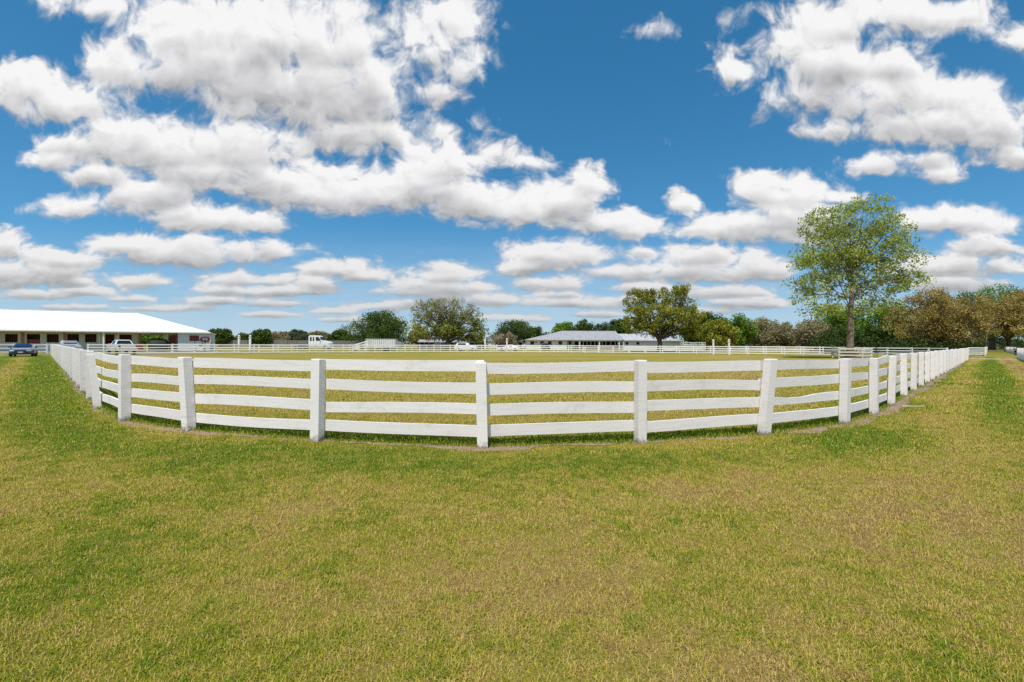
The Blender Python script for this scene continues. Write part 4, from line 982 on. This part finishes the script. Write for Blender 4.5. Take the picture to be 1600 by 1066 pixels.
def leaves_mesh(name, cen, size, tone, mat, parent, up=0.25, aspect=0.62):
    n = len(cen)
    d = RNG.normal(size=(n, 3)); d /= np.linalg.norm(d, axis=1)[:, None]
    nn = RNG.normal(size=(n, 3)); nn[:, 2] = np.abs(nn[:, 2])+up; s = np.cross(d, nn); s /= np.maximum(np.linalg.norm(s, axis=1)[:, None], 1e-6)
    L = (size*(0.6+0.8*RNG.random(n)))[:, None]
    v = np.empty((n, 4, 3)); v[:, 0] = cen-d*L/2; v[:, 1] = cen+s*L*aspect/2; v[:, 2] = cen+d*L/2; v[:, 3] = cen-s*L*aspect/2
    me = bpy.data.meshes.new(name); me.vertices.add(n*4); me.vertices.foreach_set('co', v.astype(np.float32).ravel())
    me.loops.add(n*4); me.loops.foreach_set('vertex_index', np.arange(n*4, dtype=np.int32)); me.polygons.add(n); me.polygons.foreach_set('loop_start', (np.arange(n)*4).astype(np.int32))
    me.update(calc_edges=True); attr(me, 'tone', np.repeat(np.clip(tone, 0, 1), 4)); me.materials.append(mat)
    o = bpy.data.objects.new(name, me); COL.objects.link(o)
    if parent is not None: o.parent = parent
    return o
def bez(a, b, c, n): return [a*(1-t)**2+b*2*t*(1-t)+c*t*t for t in [i/(n-1) for i in range(n)]]
def tree(name, label, loc, lobes, trunk_r, trunk_h, leaf, nclump, per, mat, bark=None, cat='tree', crad=0.5, shell=0.55, twig=0.25, second=None, group=None, lean=(0, 0), up=0.25, limb=0.8):
    """lobes: (x, y, z, rx, ry, rz) in metres from the foot of the trunk"""
    root = empty(name, (loc[0], loc[1], 0), label, cat, group); bark = bark or BARK
    lob = np.array(lobes, float); wgt = (lob[:, 3]*lob[:, 4]*lob[:, 5])**(2/3.); wgt /= wgt.sum()
    li = RNG.choice(len(lob), nclump, p=wgt)
    d = RNG.normal(size=(nclump, 3)); d /= np.linalg.norm(d, axis=1)[:, None]
    rr = np.where(RNG.random(nclump) < shell, 0.80+0.22*RNG.random(nclump), RNG.random(nclump)**0.5*0.9)
    cc = lob[li, :3]+d*lob[li, 3:]*rr[:, None]; cc[:, 2] = np.maximum(cc[:, 2], leaf*0.6)
    cr = crad*(0.55+0.9*RNG.random(nclump)); tn = np.clip(0.5+RNG.normal(0, 0.2, nclump), 0, 1)
    m_ = np.maximum(4, (per*(0.5+RNG.random(nclump))*(cr/crad)).astype(int)); idx = np.repeat(np.arange(nclump), m_)
    q = RNG.normal(size=(len(idx), 3))*np.array([1, 1, 0.72]); q /= np.maximum(1.0, np.linalg.norm(q, axis=1)/1.35)[:, None]
    pos = cc[idx]+q*cr[idx][:, None]*0.75; pos[:, 2] = np.maximum(pos[:, 2], 0.05)
    tone = tn[idx]+RNG.normal(0, 0.16, len(idx))
    if second is None: leaves_mesh('crown', pos, leaf, tone, LM[mat], root, up)
    else:
        m2, fn = second; sel = fn(cc)[idx]
        leaves_mesh('crown', pos[~sel], leaf, tone[~sel], LM[mat], root, up); leaves_mesh('bare_crown', pos[sel], leaf*0.8, tone[sel], LM[m2], root, up, 0.35)
    b = MB(); top = Vector((lean[0], lean[1], trunk_h))
    tp = bez(Vector((0, 0, -0.2)), Vector((lean[0]*.3+random.uniform(-.1, .1)*trunk_r*4, 0, trunk_h*.5)), top, 7)
    b.tube(tp, [trunk_r*(1.35 if i == 0 else 1.12-0.09*i) for i in range(7)], 10)
    for k in range(len(lob)):
        c = Vector(lob[k, :3]); c.z = max(c.z, trunk_h*0.6); st = tp[random.choice((4, 5, 6, 6))]
        mid = (st+c)/2+Vector((0, 0, 0.12*(c-st).length)); pts = bez(st, mid, c, 6); r0 = trunk_r*limb*(0.30+0.35*wgt[k]/wgt.max())
        b.tube(pts, [r0*(1-0.13*i) for i in range(6)], 6)
        mine = np.where(li == k)[0]
        for j in RNG.permutation(mine)[:max(1, int(len(mine)*twig))]:
            e = Vector(cc[j]); s0 = pts[random.choice((2, 3, 4, 5))]; mid = (s0+e)/2+Vector((random.uniform(-.1, .1), random.uniform(-.1, .1), 0.06))*(e-s0).length
            rt = r0*0.30*min(1, (e-s0).length/3+0.3); b.tube(bez(s0, mid, e, 4), [rt, rt*.75, rt*.5, rt*.22], 4, caps=False)
    b.build('trunk', bark, root)
    return root
def dome(px0, px1, top, z, base=None, k=9, seed=0, flat=0.75, low=0.18):
    """foot position and lobes of a spreading crown that fills the given photo extent at depth z"""
    r = random.Random(seed); cx = xat((px0+px1)/2, z); w = xat(px1, z)-xat(px0, z); h = hat((px0+px1)/2, top, z); lobes = []
    for i in range(k):
        t = (i+0.5)/k*2-1; t += r.uniform(-.1, .1); e = math.sqrt(max(0.05, 1-t*t*0.92))
        rz = h*r.uniform(.20, .28); rx = w*r.uniform(.15, .21)
        zz = (h*(0.42+0.58*e)-rz)*r.uniform(.93, 1.0); lobes.append((t*(w/2-rx*.8), r.uniform(-.25, .25)*w, zz, rx, rx, rz))
        if i % 2 == 0 or e > .7: lobes.append((t*(w/2-rx*.8)*.9+r.uniform(-.05, .05)*w, r.uniform(-.3, .2)*w, h*low+rz*r.uniform(.7, 1.2), rx*1.05, rx, rz*.95))
    return (cx, z), lobes, w, h
def dtree(label, px0, px1, top, z, mat, leaf=0.42, n=170, per=34, name='oak_tree', seed=1, k=8, low=.18, second=None, crad=None, shell=.75, cat='tree', tr=None, group=None):
    loc, lb, w, h = dome(px0, px1, top, z, k=k, seed=seed, low=low)
    return tree(name, label, loc, lb, tr or max(.15, h*.035), h*.32, leaf, n, per, mat, crad=crad or w*.055+.25, second=second, cat=cat, shell=shell, group=group)
def L(px, py, z, rx, rz, x0, dy=0.0, ry=None):
    return (xat(px, z)-x0, dy, hat(px, py, z), rx*z/F, (ry or rx)*z/F, rz*z/F)

# tall young plane tree inside the guard
syc = [(1336,350,62,32),(1286,350,34,28),(1386,358,30,28),(1340,386,76,32),(1290,398,44,22),(1250,408,22,12),(1342,412,58,28),(1392,404,36,24),(1424,402,16,13),(1420,438,24,18),(1402,436,28,22),(1374,452,38,20),(1300,447,42,22),(1254,464,22,20),(1246,440,13,10),(1280,486,28,12),(1332,480,34,15),(1384,478,28,11),(1338,328,42,12),(1408,378,16,18),(1270,432,32,22)]
z = TREE_Y; lb = [L(a, b_, z, c, d, TREE_X, dy=random.uniform(-1.2, 1.6), ry=max(c, 32)) for a, b_, c, d in syc]
tree('plane_tree', 'tall slender tree with sparse yellow-green spring leaves inside the square rail guard', (TREE_X, TREE_Y), lb, .38, 8.6, .25, 1150, 23, 'syc', bark=PALEBARK, crad=.50, shell=.45, twig=.45, lean=(.2, 0), limb=.40)
# olive oak in front of the grey-roofed barn
z = 100; x0 = xat(1031, z); ol = [(1005,470,26,20),(1045,468,28,20),(1075,480,18,14),(990,490,17,16),(1025,495,30,18),(1060,500,30,18),(1085,505,16,15),(990,508,17,11),(1045,515,26,12),(1015,458,14,9),(1060,455,14,8),(1080,520,18,10),(1005,512,20,10)]
tree('oak_tree', 'broad olive-yellow oak standing in front of the grey-roofed barn', (x0, z), [L(a, b_, z, c, d, x0, dy=random.uniform(-3, 3)) for a, b_, c, d in ol], .62, 2.6, .34, 760, 34, 'olive', crad=.62, twig=.25, shell=.7)
# large mixed tree with a bare top
z = 112; x0 = xat(699, z); mx = [(665,485,22,14),(700,482,24,14),(735,490,18,14),(655,500,16,14),(690,500,26,16),(725,505,26,16),(750,515,13,16),(655,520,18,12),(690,522,24,11),(730,525,26,11),(715,474,14,8),(680,475,16,8),(748,527,14,9),(700,512,22,12)]
mt = tree('oak_tree', 'large round tree with bare grey twigs on top and yellow-green leaves below', (x0, z), [L(a, b_, z, c, d, x0, dy=random.uniform(-3, 3)) for a, b_, c, d in mx], .6, 2.4, .36, 760, 30, 'mixed', crad=.62, twig=.4, shell=.6,
     second=('bare', lambda c: (c[:, 2]+RNG.normal(0, 1.6, len(c)) > 8.3) & (RNG.random(len(c)) < .9)))
dtree('dense dark green oak rising right behind the white box trailer', 547, 637, 484, 138, 'oak', n=460, per=38, seed=3, k=9)
dtree('dark green oak left of the grey-roofed barn', 768, 838, 500, 152, 'oak', n=340, seed=4)
dtree('lower dark green oak touching the left end of the grey barn roof', 815, 856, 511, 158, 'oak', n=220, seed=5, k=6)
dtree('grey leafless bush in front of the dark oak by the pale house', 768, 808, 518, 146, 'bare', n=90, per=30, name='bush', seed=6, k=5, cat='bush', low=.1)
for i, (a, b_, t, z, m, lab) in enumerate((
  (326,362,513.5,150,'oak','round dark green tree right behind the end of the long stable'),(366,396,521.5,185,'oak','small dark tree behind the pair of gate posts on the left'),
  (392,426,514.5,150,'oak','dark layered tree right of the left gate posts'),(424,456,518,170,'scrub','brownish rounded tree left of the lorry cab'),(446,484,515.5,175,'far','grey-green rounded tree just left of the lorry cab'),
  (476,520,518,210,'tan','pale tan tree line behind the lorry cab'),(514,552,516,165,'oak','mid green tree between the lorry cab and the box trailer'),
  (218,262,520,140,'green','green tree seen through the left of the stable passage'),(250,290,518,150,'oak','dark green tree seen through the right of the stable passage'),
  (640,668,508,150,'tan','tan bush at the left foot of the large mixed tree'),
  (858,906,503,185,'green','bright green tree behind the left roof slope of the grey-roofed barn'),(893,932,499,178,'oak','dark green tree behind the middle of the grey barn roof'),(925,962,504,195,'far','dull green tree behind the grey barn roof, left of the olive oak'),(948,990,496,170,'oak','dark tree just left of the olive oak'),
  (1070,1136,485,138,'oak','dark green oak immediately right of the olive oak'),(1092,1150,498,118,'olive','yellow-green tree right of the olive oak'),(1120,1184,491,124,'green','round fresh green tree in the middle of the right-hand row'),(1162,1216,496,130,'scrub','greyish brown tree right of the round fresh green tree'),
  (1192,1252,505,112,'scrub','grey-brown rounded scrub left of the tall slender tree'),(1236,1304,497,108,'scrub','larger grey-brown scrub dome just left of the tall slender tree'),
  (1268,1352,478,116,'green','dense green tree directly behind the trunk of the tall slender tree'),(1325,1432,474,108,'green','dense bright green tree behind and right of the tall slender tree'),(1290,1380,505,102,'oak','dark green low tree behind the square tree guard'),
  (1500,1600,442,185,'green','bright green treetop rising behind the brown oaks'),(1560,1700,437,175,'green','tall bright green tree at the right picture edge behind the brown oaks'),(1432,1520,452,132,'oak','dark green treetop above the left brown oak'),
  (1660,1800,450,100,'oak','dark oak standing beyond the right picture edge'))):
    big = (b_-a)*z/F
    nm = 'bush' if 'bush' in lab else ('scrub_tree' if 'scrub' in lab else 'broadleaf_tree')
    dtree(lab, a, b_, t, z, m, leaf=.40 if z < 135 else .5, n=int(140+24*big), per=38, seed=20+i, k=6 if big < 9 else 8, name=nm, low=.14 if z < 125 else .2, cat='bush' if nm == 'bush' else 'tree')
# brown oaks at the right
for i, (a, b_, t, z, lab) in enumerate(((1406,1534,447,90,'spreading brown-olive oak at the left of the brown oak group'),(1490,1662,452,124,'spreading brown oak with a pale dead limb over the lane'),(1612,1760,462,100,'brown oak at the far right edge of the picture'))):
    loc, lb, w, h = dome(a, b_, t, z, k=10, seed=70+i, low=(.14, .30, .2)[i])
    tree('oak_tree', lab, loc, lb, .55, h*.28, (.27, .36, .3)[i], (800, 1000, 700)[i], 38, 'brown', crad=(.72, 1.0, .8)[i], twig=.3, shell=.6)
dl = empty('dead_branch', (xat(1545, 118), 118, 0), 'bare pale dead branch hanging below the brown oak over the lane', 'branch')
b = MB(); f_ = lambda px, py, d=0.0: Vector((xat(px, 118)-xat(1545, 118), d, hat(px, py, 118)))
b.tube([f_(1541, 541), f_(1541.5, 528), f_(1543, 517), f_(1547, 508, -.6), f_(1553, 503, -1)], [.15, .13, .11, .08, .03], 6); b.tube([f_(1542.5, 519), f_(1538, 509, .5), f_(1536, 503, 1)], [.08, .06, .02], 5); b.tube([f_(1545, 511), f_(1552, 510, -.8), f_(1557, 514, -1.2)], [.06, .04, .02], 5)
b.build('branch', DEADWOOD, dl)

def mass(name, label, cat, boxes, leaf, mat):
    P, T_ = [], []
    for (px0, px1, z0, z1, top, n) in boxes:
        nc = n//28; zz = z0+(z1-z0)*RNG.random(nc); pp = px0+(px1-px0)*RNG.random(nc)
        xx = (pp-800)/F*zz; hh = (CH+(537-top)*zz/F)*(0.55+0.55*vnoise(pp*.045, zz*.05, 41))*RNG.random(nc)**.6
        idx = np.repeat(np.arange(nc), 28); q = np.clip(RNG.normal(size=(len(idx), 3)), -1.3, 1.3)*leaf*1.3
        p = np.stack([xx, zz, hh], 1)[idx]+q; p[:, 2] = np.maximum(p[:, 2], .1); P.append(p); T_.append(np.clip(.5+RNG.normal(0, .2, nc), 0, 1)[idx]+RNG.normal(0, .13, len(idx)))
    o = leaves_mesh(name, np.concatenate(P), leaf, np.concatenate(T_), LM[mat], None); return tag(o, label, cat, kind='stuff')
mass('distant_woods', 'distant grey-green woods along the horizon behind all the buildings', 'woods', [(-250, 1850, 260, 300, 526, 60000)], .8, 'far')
mass('guard_plants', 'low dark plants growing round the trunk inside the square tree guard', 'plants', [(1314, 1340, 56.0, 57.2, 546, 900)], .16, 'oak')
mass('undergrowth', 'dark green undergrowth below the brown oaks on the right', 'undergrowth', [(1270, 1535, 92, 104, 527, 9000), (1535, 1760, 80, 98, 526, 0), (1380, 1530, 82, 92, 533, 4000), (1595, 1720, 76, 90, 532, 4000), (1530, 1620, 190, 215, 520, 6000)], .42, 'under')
